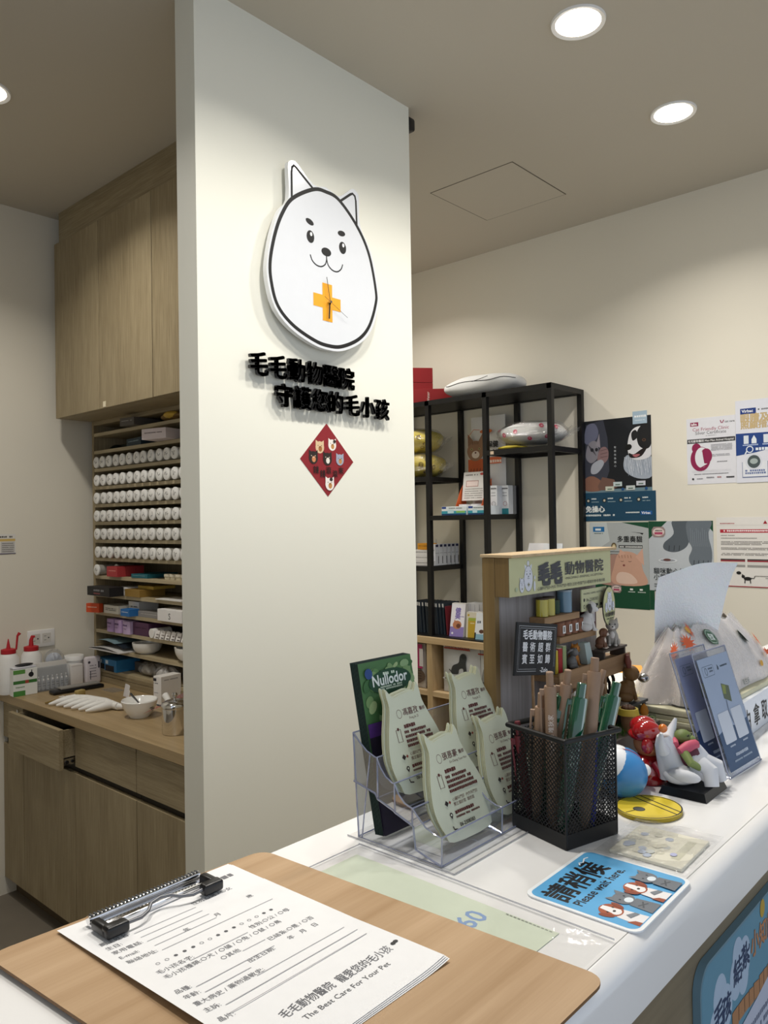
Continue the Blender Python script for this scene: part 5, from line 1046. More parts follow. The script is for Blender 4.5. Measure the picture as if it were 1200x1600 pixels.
def card_art(m, w, h, who, en):
    k = '#5a2f2c'; b = '#2c2424'
    m.ring(-.016*w/.1, h*.755, .0045, .0055, .0006, k, 16); m.text(who, -.010, h*.735, .0098, k, bold=.012); m.text('醫師', .022, h*.745, .0055, k, bold=.01); m.text(en, .0, h*.685, .0042, k)
    m.dashes(-.014, h*.605, .008, .0052, k, gap=.1); m.stroke([(-.030, h*.61), (-.022, h*.61), (-.022, h*.49), (-.030, h*.49)], .0010, k, True); m.disc(-.026, h*.615, .002, .002, k, 10)
    for i, s in enumerate(('臺大獸醫專業臨床訓練', '中興大學獸醫研究所', '臺大動物醫院實習獸醫', '嘉義大學獸醫學系臨床動物醫學')): m.dashes(-.016, h*(.555-.045*i), .026+.004*i, .0040, k, gap=.15, seed=i)
    m.disc(-.028, h*.345, .0036, .0036, b, 4); m.disc(-.022, h*.345, .0022, .0022, '#8a3a34', 4)
    m.text('心臟科門診  內外科門診', -.016, h*.345, .0048, k); m.text('獨立貓診間  貓旅館', -.016, h*.30, .0048, k)
    m.disc(-.026, h*.235, .0028, .0028, b, 14); m.poly([(-.0285, h*.228), (-.0235, h*.228), (-.026, h*.195)], b); m.disc(-.026, h*.235, .0013, .0013, '#d5d8c4', 10)
    m.dashes(-.018, h*.225, .020, .0044, k, gap=.15); m.dashes(-.018, h*.19, .028, .0026, k)
    m.stroke([(-.029, h*.135), (-.028, h*.105), (-.022, h*.095)], .0018, b); m.text('06-2308383', -.016, h*.108, .0062, b, bold=.02)
def card_pile(x, y, z, lean, who, en, where, n=5):
    w_, h_ = .105, .128
    first = None
    for i in range(n):
        lab = '%s cat-shaped pale green card of the %s pile' % ((['front', 'second', 'third', 'fourth', 'rearmost'][i]), where)
        loc = (x-.0009*i+.0008*((i*7) % 3-1), y+.0022*i, z+.0004*i+.0007*((i*5) % 3))
        if i == 0:
            t = thing('business_card', lab, 'card', loc, R(-2), where+' pile of cat-shaped cards')
            m = MB(); m.T = frame((0, 0, 0), (1, 0, 0), (0, lean, 1)); m.prism([(px_*w_, py_*h_) for px_, py_ in smoothpts(CARD, 3)], -.0009, 0, 'card_green', 'card_edge'); m.build('card', t, smooth=False)
            m = MB(); m.T = frame((0, 0, 0), (1, 0, 0), (0, lean, 1)); card_art(m, w_, h_, who, en); p = m.build('print', t, smooth=False); first = t; pr = p
        elif i == 1:
            t = thing('business_card', lab, 'card', loc, R(-2.6), where+' pile of cat-shaped cards'); c = first.children[0].copy() if first.children[0].name.startswith('card') else first.children[1].copy(); C.objects.link(c); c.parent = t; second = t
        else: dup(second, loc, (0, 0, R(-2-.3*i)), lab)
card_pile(.782, .5725, Z+.010, .42, '張恩豪', 'Dr.Chang Yuan Hao', 'lower left')
card_pile(.898, .5725, Z+.010, .42, '張恩豪', 'Dr.Chang Yuan Hao', 'lower right')
card_pile(.765, .628, Z+.060, .36, '馮嘉孜', 'Fung Jia Zi', 'upper left')
card_pile(.905, .628, Z+.060, .36, '馮嘉孜', 'Fung Jia Zi', 'upper right')
def leaf_art(m, w, h):
    m.rect(0, 0, w, h, '#2c2438'); m.rect(0, h*.42, w, h, '#4f7a4a'); rr = random.Random(2)
    for q in range(60): m.disc(rr.uniform(.008, w-.008), rr.uniform(h*.66, h-.008), rr.uniform(.004, .011), rr.uniform(.003, .008), rr.choice(['#7fa06a', '#5f8a52', '#a5bd86', '#3d6a3c', '#8fae7c']), 12, rr.uniform(0, 3))
    m.rect(0, h*.56, w, h*.64, '#54307a'); m.rect(0, 0, w, h*.56, '#231d30'); m.rect(w*.5, h*.1, w, h*.56, '#3a3340'); m.disc(w*.3, h*.35, w*.28, h*.12, '#8e8c9a', 24)
    m.disc(w*.52, h*.865, w*.40, h*.075, '#1d4a30', 32); m.text('Nullodor', w*.52, h*.848, .020, '#eef3ee', bold=.02, align='c', width=w*.66)
    m.dashes(w*.4, h*.905, w*.62, .004, '#d9e6d2'); [m.dashes(w*.32, h*(.830-.014*i), w*.72, .0025, '#c9d8c4', seed=i) for i in range(2)]
    m.disc(w*.14, h*.93, .007, .007, '#2f4f8a', 18); m.disc(w*.86, h*.76, .009, .009, '#dfe6e6', 20); m.disc(w*.86, h*.76, .0075, .0075, '#4f8a5a', 20); m.disc(w*.5, h*.70, w*.16, h*.035, '#55544f', 20)
lt = None
for i in range(6):
    lab = ['front green leaflet with an oval logo, standing in the rear tier', 'second green leaflet just behind the front one', 'third green leaflet in the rear tier', 'fourth green leaflet in the rear tier', 'fifth green leaflet in the rear tier', 'rearmost green leaflet against the holder back'][i]
    loc = (.716-.0010*i, .662+.0017*i, Z+.004+.0003*i)
    if i == 0:
        lt = thing('leaflet', lab, 'leaflet', loc, R(-1), 'green leaflets in the card holder')
        m = MB(); m.T = frame((0, 0, 0), (1, 0, 0), (0, .20, 1)); m.box(0, 0, -.0012, .103, .215, 0, '#2a3a34'); m.build('pages', lt, smooth=False)
        m = MB(); m.T = frame((0, -.00005, 0), (1, 0, 0), (0, .20, 1)); leaf_art(m, .103, .215); m.build('cover', lt, smooth=False)
    elif i == 1:
        t = thing('leaflet', lab, 'leaflet', loc, R(-1.5), 'green leaflets in the card holder'); c = [q for q in lt.children if q.name.startswith('pages')][0].copy(); C.objects.link(c); c.parent = t; l2 = t
    else: dup(l2, loc, None, lab)

# ---- mesh pen cup
t = thing('pen_cup', 'square black wire-mesh pen cup full of pens on the counter', 'pen holder', (.8888, .5050, Z+.0005), R(-15))
hx, hy, H = .0445, .047, .131
def cupwall(m, a, b, fl=.0):
    a = Vector(a); b = Vector(b); L = (b-a).length; U = (b-a).normalized(); nu, nv = 15, 18; du = L/nu; z0, z1 = .016, H-.006; dv = (z1-z0)/nv; V = []; F = []
    N = Vector((U.y, -U.x, 0)); w2 = .00062
    for i in range(nu):
        for j in range(nv):
            for (s0, s1) in ((0, 1), (1, 0)):
                p = a+U*(du*(i+s0)); q = a+U*(du*(i+s1)); p = Vector((p.x, p.y, z0+dv*j)); q = Vector((q.x, q.y, z0+dv*(j+1)))
                d = (q-p).normalized(); n = N.cross(d)*w2; b0 = len(V)
                V += [p-n+N*.0004, p+n+N*.0004, q+n+N*.0004, q-n+N*.0004, p-n-N*.0004, p+n-N*.0004, q+n-N*.0004, q-n-N*.0004]
                F += [(b0, b0+1, b0+2, b0+3), (b0+7, b0+6, b0+5, b0+4), (b0, b0+3, b0+7, b0+4), (b0+1, b0+5, b0+6, b0+2)]
    m.add([tuple(v) for v in V], F, 'black_metal')
cs = [(-hx, -hy, 0), (hx, -hy, 0), (hx, hy, 0), (-hx, hy, 0)]
for i in range(4): m = MB(); cupwall(m, cs[i], cs[(i+1) % 4]); m.build('mesh_wall', t, smooth=False)
m = MB(); m.box(-hx-.001, -hy-.001, 0, hx+.001, hy+.001, .003, 'black_metal')
for i in range(4):
    a, b = Vector(cs[i]), Vector(cs[(i+1) % 4]); U = (b-a).normalized(); N = Vector((U.y, -U.x, 0))*.0012
    m.add([tuple(a+N), tuple(b+N), tuple(b+N+Vector((0, 0, .018))), tuple(a+N+Vector((0, 0, .018))), tuple(a-N), tuple(b-N), tuple(b-N+Vector((0, 0, .018))), tuple(a-N+Vector((0, 0, .018)))], [(0, 1, 2, 3), (7, 6, 5, 4), (3, 2, 6, 7)], 'black_metal')
m.build('base', t, smooth=False)
m = MB()
for x, y, _ in cs: m.tube([(x, y, .003), (x, y, H)], .0016, 'black_metal', 8)
m.build('corner_wire', t)
m = MB(); e = .003
for i in range(4):
    a, b = cs[i], cs[(i+1) % 4]; k2 = 1.075
    m.tube([(a[0]*k2, a[1]*k2, H), (b[0]*k2, b[1]*k2, H)], .0036, 'black_metal', 10)
    m.ell((a[0]*k2, a[1]*k2, H), (.0037, .0037, .0036), 'black_metal', 10)
m.build('rim', t)
def pen(label, bot, top, col, text=None, kind='wheat', r=.0062):
    r *= 1.25; b = Vector(bot); a = Vector(top); L = (a-b).length; d = (a-b).normalized(); tc = Vector((0, 0, 1.58))-Vector((b+a)/2)
    u = (tc-d*tc.dot(d)).normalized()        # printed side turned towards the customer side
    rgt = d.cross(u)
    t = thing('ballpoint_pen', label, 'pen', tuple(b), 0, 'pens in the black mesh cup')
    M = Matrix(((rgt.x, u.x, d.x, 0), (rgt.y, u.y, d.y, 0), (rgt.z, u.z, d.z, 0), (0, 0, 0, 1)))
    m = MB(); m.T = M; B = L-.018
    m.tube([(0, 0, 0), (0, 0, .006), (0, 0, .02), (0, 0, .04), (0, 0, B-.002), (0, 0, B)], [.0012, .0022, r*.72, r*.95, r, r*.92], col, 14); m.build('barrel', t)
    m = MB(); m.T = M; m.tube([(0, 0, B), (0, 0, L-.001), (0, 0, L)], [r*.62, r*.62, r*.5], col, 12); m.build('push_button', t)
    sx = 1 if kind == 'wheat' else -1
    m = MB(); m.T = M
    m.box(-r-.0055, -.0022, B-.075, -r-.0028, .0022, B-.004, col, .0008); m.box(-r-.004, -.0022, B-.012, -r+.002, .0022, B-.004, col, .0008); m.build('clip', t)
    if text:
        m = MB(); m.T = M @ frame((0, r+.0006, B*.42), (0, 0, 1), (1, 0, 0)) ; m.T = M @ Matrix(((0, -1, 0, .0), (0, 0, 1, r+.0003), (1, 0, 0, B-.085), (0, 0, 0, 1))); m.text(text, 0, -.0028, .0075, '#e9ddd2' if kind == 'wheat' else '#cfe9dc'); m.build('lettering', t, smooth=False)
    return t
zb = Z+.0045
wh = 'wheat_plastic'; gr = 'green_plastic'
pen('beige pen with white lettering along its barrel, left side of the mesh cup', (.862, .505, zb), (.856, .503, 1.388), wh, 'Vedicate 唯狄家')
pen('shorter beige pen with a hooked clip behind the lettered beige pen', (.864, .532, zb), (.859, .517, 1.359), wh)
pen('beige pen second from the left, its button above the others nearby', (.876, .520, zb), (.881, .491, 1.388), wh)
pen('glossy green pen leaning at the front centre of the mesh cup', (.850, .488, zb), (.889, .476, 1.372), gr, '老皮洗', 'green', .0082)
pen('tallest beige pen at the right centre of the mesh cup', (.878, .472, zb), (.915, .471, 1.401), wh, None, 'wheat', .007)
pen('slim beige pen with pale clip behind the tallest beige pen', (.905, .512, zb), (.960, .482, 1.377), wh, None, 'wheat', .005)
pen('glossy green pen with a pink clip tip at the right corner of the cup', (.885, .477, zb), (.950, .459, 1.365), gr, None, 'green', .0078)
pen('dark green pen between the two left beige pens', (.886, .535, zb), (.876, .501, 1.356), gr, None, 'green', .0078)
pen('green pen just behind the right corner green pen', (.913, .497, zb), (.948, .470, 1.347), gr, None, 'green', .007)
pen('thin bright blue pen standing low in the right half of the cup', (.893, .468, zb), (.902, .468, 1.330), '#1c2fae', None, 'green', .0042)
pen('dark red pen low in the left corner of the mesh cup', (.872, .545, zb), (.856, .552, 1.318), '#5e1620', None, 'green', .005)

# ================================================================== miniature wooden display with the clinic sign
t = thing('display_stand', 'miniature wooden storefront display with the clinic name sign on the counter', 'display', (.946, .645, Z+.0005))
def dp(nm, k, *b, bev=.0008):
    return part(nm, t, *[(x0-.946, y0-.645, z0-Z-.0005, x1-.946, y1-.645, z1-Z-.0005, k, bev) for x0, y0, z0, x1, y1, z1 in b])
dp('side_panel', 'sign_wood', (.946, .645, 1.2345, .9575, .667, 1.5235)); dp('side_panel', 'sign_wood', (1.262, .6605, 1.2345, 1.273, .667, 1.5235))
dp('back_panel', 'grey_wood', (.9580, .6455, 1.2345, 1.2615, .660, 1.5235))
dp('base', '#6e675e', (.95, .545, Z+.001, 1.287, .70, 1.234))
dp('roof_plank', 'pine_y', (.944, .612, 1.524, 1.276, .669, 1.5285))
sgn = dp('sign_board', 'sign_wood', (.9462, .6205, 1.4665, 1.268, .6445, 1.5235))
m = MB(); m.T = frame((.0005, -.0250, 1.4668-Z-.0005), (1, 0, 0), (0, 0, 1)); m.l = 1
m.rect(0, 0, .321, .0565, '#c8c79a')
def mascot(m, x, y, s, big=True):
    k = '#3c3e42'; wv = '#d9dbe2'
    for q in (-1, 1): m.poly([(x+q*.009*s, y+.031*s), (x+q*.0105*s, y+.040*s), (x+q*.003*s, y+.036*s)], wv)
    m.disc(x, y+.018*s, .0125*s, .0195*s, k, 26); m.disc(x, y+.018*s, .0119*s, .0189*s, wv, 26)
    for q in (-1, 1): m.disc(x+q*.0045*s, y+.025*s, .0011*s, .0015*s, k, 10); m.stroke([(x+q*.006*s, y+.029*s), (x+q*.0035*s, y+.0295*s)], .0008*s, k)
    m.disc(x, y+.0215*s, .0013*s, .001*s, k, 10); m.stroke([(x-.003*s, y+.019*s), (x-.001*s, y+.0178*s), (x, y+.020*s), (x+.001*s, y+.0178*s), (x+.003*s, y+.019*s)], .0005*s, k)
    m.rect(x-.0009*s, y+.006*s, x+.0009*s, y+.012*s, '#8a8a6a'); m.rect(x-.003*s, y+.0081*s, x+.003*s, y+.0099*s, '#8a8a6a')
m.disc(.052, .047, .0035, .0045, '#3c3e42', 16); m.disc(.052, .047, .0031, .0041, '#d9dbe2', 16)
mascot(m, .052, .006, 1.0); mascot(m, .033, .005, .55); m.disc(.018, .010, .0035, .003, '#b5c0a0', 14); m.disc(.0675, .012, .003, .008, '#d9dbe2', 12); m.disc(.068, .025, .002, .003, '#d9dbe2', 10)
m.text('毛毛', .078, .0145, .036, '#45474c', bold=.06, width=.074); m.text('動物醫院', .160, .0245, .0225, '#45474c', bold=.014, width=.132)
m.text('•MAOMAO ANIMAL HOSPITAL•', .160, .0155, .0055, '#4c4e50', width=.13); m.text('心臟科門診•內科 外科門診•預防注射•狗貓門診•腫瘤診療•影像診斷', .075, .0045, .006, '#4c4e50', width=.222)
m.build('sign_print', sgn, smooth=False)
for nm, b in (('small_shelf', (1.040, .618, 1.417, 1.150, .6452, 1.4275)), ('small_shelf', (1.085, .618, 1.382, 1.205, .6452, 1.3915)), ('lower_shelf', (1.045, .600, 1.3285, 1.289, .6452, 1.3385)), ('front_rail', (1.045, .5965, 1.315, 1.289, .5998, 1.3445))):
    dp(nm, 'small_plank', b)
for x in (1.048, 1.281): dp('shelf_support', 'small_plank', (x, .601, 1.2345, x+.006, .608, 1.328))
for i in range(2): dp('wall_bracket', 'small_plank', (1.10+.1*i, .6, 1.24, 1.106+.1*i, .606, 1.328))
# grass strip on the base
m = MB(); rr = random.Random(5)
for q in range(900):
    x, y = rr.uniform(.953, 1.284), rr.uniform(.548, .598 if rr.random() < .8 else .64); h_ = rr.uniform(.008, .016); a = rr.uniform(0, 6.28); dx, dyy = rr.uniform(-.003, .003), rr.uniform(-.003, .003); c, s = math.cos(a)*.0008, math.sin(a)*.0008
    m.add([(x-c, y-s, 1.2345), (x+c, y+s, 1.2345), (x+dx, y+dyy, 1.2345+h_)], [(0, 1, 2)], rr.choice(['#4f7a2c', '#658f38', '#3d6424']))
g = m.build('artificial_grass', t, loc=(-.946, -.645, -Z-.0005), smooth=False); g['kind'] = 'stuff'
# info plate and oval badge
tt = thing('info_plate', 'small pale green plate with the clinic phone number under the sign', 'plate', (1.155, .6165, 1.426), R(2))
m = MB(); m.box(0, 0, 0, .095, .002, .036, '#c5c59c'); m.build('plate', tt, smooth=False)
m = MB(); m.T = frame((0, -.0001, 0), (1, 0, 0), (0, 0, 1)); m.text('•MAOMAO ANIMAL HOSPITAL•', .006, .027, .0048, '#4c4e50', width=.075); m.disc(.009, .0185, .003, .003, '#26282a', 12); m.text('06-2308383', .016, .0155, .0075, '#34363a', width=.045); m.ring(.009, .0075, .0028, .0028, .001, '#26282a', 12); m.dashes(.016, .005, .088, .005, '#26282a', gap=.15); m.build('print', tt, smooth=False)
tt = thing('oval_badge', 'oval clinic badge with three white animals at the right end of the sign', 'badge', (1.243, .6135, 1.428), R(4))
m = MB(); m.T = frame((0, 0, 0), (1, 0, 0), (0, 0, 1)); m.prism([(.0265*math.cos(a), .0335*math.sin(a)) for a in [R(10*i) for i in range(36)]], 0, .0018, '#cbca96', '#2c2c28'); m.build('plate', tt, smooth=False)
m = MB(); m.T = frame((0, -.0019, 0), (1, 0, 0), (0, 0, 1)); m.ring(0, 0, .0258, .0328, .0009, '#2c2c28', 40); mascot(m, .002, -.008, .85); mascot(m, -.014, -.009, .42); mascot(m, .015, -.008, .4); m.text('毛毛動物醫院', 0, -.0165, .0075, '#2c2c28', bold=.03, align='c', width=.040); m.dashes(-.014, -.022, .014, .0024, '#4a4a44'); m.build('print', tt, smooth=False)
# chalkboard on a stick
tt = thing('chalkboard', 'black mini chalkboard with white Chinese lettering on a stick, in front of the display', 'sign', (.980, .598, 1.392), R(0)); tt.rotation_euler = (0, R(8), 0)
m = MB(); m.box(-.056, -.002, -.039, .056, .0015, .036, '#16181c', .0008); m.build('board', tt, smooth=False)
m = MB(); m.T = frame((0, -.0022, 0), (1, 0, 0), (0, 0, 1)); m.l = 2; m.stroke([(-.051, -.033), (.051, -.033), (.051, .031), (-.051, .031)], .0008, '#b9bcc0', True); m.stroke([(-.048, -.030), (.048, -.030), (.048, .028), (-.048, .028)], .0006, '#b9bcc0', True); m.rect(.0, -.036, .052, -.027, '#16181c')
m.text('毛毛動物醫院', 0, .0135, .0145, '#e3e4e6', bold=.03, align='c', width=.080)
for ch, x, y in (('醫', -.033, -.004), ('術', -.013, -.004), ('超', .009, -.004), ('群', .030, -.004), ('賓', -.033, -.021), ('至', -.013, -.021), ('如', .009, -.021), ('歸', .030, -.021)): m.text(ch, x-.007, y, .0145, '#e3e4e6', bold=.02)
m.text('-Zoio', .010, -.0345, .0095, '#e3e4e6', bold=.02); m.build('lettering', tt, smooth=False)
m = MB(); m.tube([(0, .004, .01), (0, .004, -.03)], .0022, 'small_plank', 8); m.tube([(0, .004, -.03), (.022, .004, -.155)], .0022, 'small_plank', 8); m.build('stick', tt)

def animal(name, label, cat, x, y, z, s, col, rz=0, ears='cat', muzzle='#efe9e0', sit=True, spots=None, ear_col=None, belly=None):
    """small seated animal ornament; faces -Y before rotation; s = overall height"""
    a = thing(name, label, cat, (x, y, z+.0006), rz)
    m = MB(); m.ell((0, .04*s, .27*s), (.23*s, .25*s, .28*s), col, 20); m.ell((0, -.03*s, .42*s), (.17*s, .16*s, .22*s), col, 18)
    for q in (-1, 1): m.tube([(q*.10*s, -.10*s, .40*s), (q*.105*s, -.17*s, .2*s), (q*.11*s, -.20*s, .045*s)], [.07*s, .055*s, .05*s], col, 10); m.ell((q*.11*s, -.23*s, .04*s), (.06*s, .09*s, .04*s), muzzle if belly is None else belly, 12); m.ell((q*.2*s, .06*s, .13*s), (.09*s, .2*s, .13*s), col, 14)
    m.tube([(.05*s, .26*s, .1*s), (.2*s, .3*s, .12*s), (.27*s, .2*s, .16*s)], [.05*s, .04*s, .03*s], col, 8)
    if belly: m.ell((0, -.13*s, .36*s), (.11*s, .09*s, .18*s), belly, 14)
    m.build('body', a)
    m = MB(); m.ell((0, -.10*s, .74*s), (.23*s, .21*s, .21*s), col, 22); m.ell((0, -.27*s, .68*s), (.10*s, .09*s, .08*s), muzzle, 14); m.ell((0, -.355*s, .71*s), (.032*s, .022*s, .024*s), '#1b1614', 10)
    for q in (-1, 1): m.ell((q*.09*s, -.285*s, .79*s), (.024*s, .018*s, .03*s), '#14110f', 10)
    if spots: m.ell((.12*s, -.08*s, .80*s), (.13*s, .17*s, .14*s), spots, 14)
    m.build('head', a)
    for q in (-1, 1):
        m = MB(); ec = ear_col or col
        if ears == 'cat': m.tube([(q*.13*s, -.08*s, .86*s), (q*.17*s, -.08*s, 1.0*s)], [.085*s, .012*s], ec, 8)
        elif ears == 'rabbit': m.tube([(q*.08*s, -.04*s, .88*s), (q*.10*s, -.02*s, 1.06*s), (q*.11*s, 0, 1.24*s)], [.055*s, .085*s, .045*s], ec, 10)
        elif ears == 'lop': m.tube([(q*.1*s, .02*s, .88*s), (q*.15*s, .2*s, .86*s), (q*.14*s, .34*s, .76*s)], [.05*s, .075*s, .03*s], ec, 10)
        else: m.tube([(q*.19*s, -.05*s, .86*s), (q*.27*s, -.06*s, .72*s), (q*.26*s, -.07*s, .60*s)], [.05*s, .075*s, .04*s], ec, 8)
        m.build('ear', a)
    return a
def can(name, label, x, y, z, r, h, col, lid='#26221c', k=None, cat='can', group=None):
    a = thing(name, label, cat, (x, y, z+.0006), 0, group)
    m = MB(); m.lathe([(0, 0), (r, 0), (r, h), (0, h)], col, n=24); m.build('body', a)
    m = MB(); m.lathe([(r*1.03, h*.97), (r*1.03, h+.002), (0, h+.002)], lid, n=24); m.build('lid', a)
    if k: m = MB(); m.T = frame((-.0045, -r-.0004, h*.18), (1, 0, 0), (0, 0, 1)); m.rect(0, 0, .009, h*.6, '#e9e6e0'); m.rect(.003, h*.12, .006, h*.5, '#26221e'); m.build('sticker', a, smooth=False)
    return a
s1 = 1.4275; s2 = 1.3915; s3 = 1.3385; gb = 1.2345
can('toy_can', 'left one of two yellow miniature cans on the upper small shelf', 1.056, .632, s1, .0095, .027, 'g#b3a52c', '#3a2a18', group='yellow miniature cans')
can('toy_can', 'right one of two yellow miniature cans on the upper small shelf', 1.077, .632, s1, .0095, .027, 'g#b3a52c', '#3a2a18', group='yellow miniature cans')
can('toy_can', 'dark green miniature can beside the yellow pair', 1.098, .634, s1, .008, .020, '#1f3a24', '#2c3a28')
can('toy_can', 'larger blue-grey miniature tin with a dark badge on the upper small shelf', 1.128, .633, s1, .012, .034, 'g#5f7f92', '#8c9aa2')
for i in range(4):
    can('toy_jar', 'brown-lidded miniature jar with white label, %s from the left on the middle small shelf' % ORD[i], 1.107+.021*i, .632, s2, .0092, .021, '#8a5a40', '#6b4028', True, 'jar', 'miniature jars')
animal('dog_ornament', 'white dog ornament with grey ears sitting beside the miniature jars', 'ornament', 1.183, .622, s2, .052, '#cfcbc6', R(35), 'dog', '#e2deda', ear_col='#4a4744', spots='#55524f')
t9 = thing('toy_machine', 'dark red miniature upright box with a red knob behind the white dog', 'toy', (1.205, .632, s2+.0006)); 
m = MB(); m.box(-.013, -.008, 0, .013, .008, .044, '#5a1c24', .001); m.build('case', t9); m = MB(); m.ell((0, 0, .049), (.007, .007, .006), '#b0202c', 14); m.build('knob', t9); m = MB(); m.T = frame((-.009, -.0083, .012), (1, 0, 0), (0, 0, 1)); m.rect(0, 0, .018, .02, '#c9c3c0'); m.build('pane', t9, smooth=False)
for i, (c, w_) in enumerate((('#c8b23a', .006), ('#9c1f22', .012), ('#8c9a6a', .011))):
    a = thing('toy_book', ['thin yellow', 'thick red', 'olive green'][i]+' miniature book standing behind the grey rabbit', 'book', (1.062+[0, .0075, .021][i], .612, s3+.0006), group='miniature books')
    m = MB(); m.box(0, 0, 0, w_, .026, .036+.002*i, c, .0006); m.build('cover', a, smooth=False); m = MB(); m.box(.0008, .0005, .036+.002*i, w_-.0008, .0255, .0364+.002*i, '#d9d2be'); m.build('pages', a, smooth=False)
animal('rabbit_ornament', 'small grey lop-eared rabbit ornament beside the miniature books', 'ornament', 1.122, .618, s3, .034, '#6a6866', R(60), 'lop', '#7d7b79')
animal('cat_ornament', 'small orange cat ornament behind the grey rabbit', 'ornament', 1.150, .630, s3, .036, '#b5742c', R(-20), 'cat', '#c98c40')
a = thing('toy_bag', 'pale blue-green miniature paper bag leaning beside the orange cat', 'toy', (1.163, .612, s3+.0006)); m = MB(); m.add([(0, 0, 0), (.022, 0, 0), (.022, .012, 0), (0, .012, 0), (-.010, 0, .036), (.008, 0, .036), (.008, .012, .036), (-.010, .012, .036)], [(0, 3, 2, 1), (4, 5, 6, 7), (0, 1, 5, 4), (1, 2, 6, 5), (2, 3, 7, 6), (3, 0, 4, 7)], '#a9b8b4'); m.build('bag', a, smooth=False)
a = thing('toy_bench', 'dark wooden miniature bench carrying the looking-up cat', 'bench', (1.235, .612, s3+.0006)); m = MB(); m.box(-.042, -.013, .016, .048, .018, .0195, '#4a4038', .0006); m.build('seat', a, smooth=False)
for x in (-.036, .04): m = MB(); m.box(x, -.011, 0, x+.005, .016, .016, '#4a4038'); m.build('leg', a, smooth=False)
animal('dog_ornament', 'small brown and white dog ornament on the dark miniature bench', 'ornament', 1.213, .612, s3+.0205, .036, '#6e4a34', R(10), 'dog', '#e2d5c8', belly='#dccbbb')
animal('cat_ornament', 'grey and white cat ornament looking up at the right end of the miniature bench', 'ornament', 1.252, .612, s3+.0205, .048, '#a39d94', R(-60), 'cat', '#dcd6ce', belly='#d9d3cb')
animal('cat_ornament', 'white and ginger cat ornament standing behind the pens on the base', 'ornament', 1.060, .585, gb, .085, '#dedad4', R(20), 'cat', '#efebe6', spots='#9a6a3c')
animal('cat_ornament', 'tiny calico cat ornament at the left corner of the display base', 'ornament', .975, .575, gb+.022, .036, '#e9e4dc', R(-30), 'cat', '#f2eee8', spots='#a8702c')
a = thing('toy_stump', 'small wooden block under the tiny calico cat', 'block', (.975, .578, gb+.0006)); m = MB(); m.cyl((0, 0, 0), (0, 0, .021), .017, .015, 'small_plank', 18); m.build('block', a)
# garden bench with brown rabbit
a = thing('toy_stool', 'dark grey miniature stool under the brown rabbit', 'stool', (1.268, .588, gb+.0006)); m = MB(); m.box(-.038, -.015, .024, .038, .018, .029, '#4c4f52', .001); m.build('seat', a, smooth=False)
for x, y in ((-.034, -.012), (.028, -.012), (-.034, .01), (.028, .01)): m = MB(); m.box(x, y, 0, x+.006, y+.005, .024, '#4c4f52'); m.build('leg', a, smooth=False)
rb = animal('rabbit_ornament', 'brown rabbit ornament holding a silver bowl, seated on the dark stool', 'ornament', 1.262, .590, gb+.030, .064, '#7d5c34', R(30), 'rabbit', '#cbb9a0', ear_col='#7a4438')
m = MB(); m.ell((-.0, -.026, .040), (.010, .010, .008), 'steel', 16); m.build('silver_bowl', rb)
a = thing('toy_bench', 'grey weathered miniature bench left of the brown rabbit', 'bench', (1.195, .585, gb+.0006)); m = MB(); m.box(-.03, -.014, .030, .032, .016, .036, '#6a645c', .001); m.build('seat', a, smooth=False)
for x in (-.027, .024): m = MB(); m.box(x, -.012, 0, x+.006, .014, .030, '#6a645c'); m.build('leg', a, smooth=False)
a = thing('toy_bicycle', 'black miniature two-wheeled ornament behind the brown rabbit', 'toy', (1.225, .615, gb+.0006)); m = MB()
for x in (-.014, .02): m.tube([(x+.016*math.cos(q*.4), 0, .060+.016*math.sin(q*.4)) for q in range(17)], .003, 'black_metal', 6)
m.tube([(-.014, 0, .06), (.0, 0, .084), (.02, 0, .06)], .003, 'black_metal', 6); m.tube([(-.01, 0, .088), (.008, 0, .088)], .003, 'black_metal', 6); m.tube([(-.014, 0, .06), (-.014, 0, .0)], .0025, 'black_metal', 6); m.tube([(.02, 0, .06), (.02, 0, .0)], .0025, 'black_metal', 6); m.build('frame', a)
a = thing('toy_planter', 'miniature wooden planter with a yellow rim on the grass', 'planter', (1.190, .556, gb+.0006)); m = MB(); m.lathe([(0, 0), (.011, 0), (.013, .026), (0, .026)], 'small_plank', n=14); m.build('pot', a)
m = MB(); m.lathe([(.0135, .0262), (.0175, .0262), (.0155, .036), (.012, .036)], '#cdb640', n=20); m.build('rim', a)
m = MB(); [m.ell((.006*math.cos(q), .006*math.sin(q), .037), (.005, .005, .004), '#5c3a22', 10) for q in range(6)]; m.build('filling', a)
for i, (x, y) in enumerate(((1.222, .565), (1.250, .556))):
    a = thing('toy_mushroom', ['left', 'right'][i]+' orange bud ornament growing from the grass by the stool', 'ornament', (x, y, gb+.0006), group='orange bud ornaments')
    m = MB(); m.tube([(0, 0, 0), (0, 0, .012)], .003, '#5a7a34', 8); m.build('stem', a); m = MB(); m.lathe([(0, .010), (.006, .014), (.0075, .020), (.005, .028), (0, .033)], '#c9842a', n=18); m.build('bud', a)
    m = MB(); [m.grid(lambda u, v, q=q: (.018*u*math.cos(q)+(v-.5)*.006*math.sin(q), .018*u*math.sin(q)-(v-.5)*.006*math.cos(q), .004+.008*math.sin(2.4*u)), 4, 2, '#5f7f3e') for q in (0, 1.3, 2.6, 3.9, 5.2)]; m.build('leaf', a)
a = thing('toy_flowers', 'small grey plaster flower tuft at the foot of the display base', 'ornament', (1.128, .530, Z+.0006)); m = MB(); rr = random.Random(8)
for q in range(9): m.tube([(0.01*math.cos(q*.7)*.3, 0, 0), (.013*math.cos(q*.7), .006*math.sin(q*.7), .012+.006*rr.random())], [.003, .0045], '#b9b6b4', 8)
m.build('tuft', a)

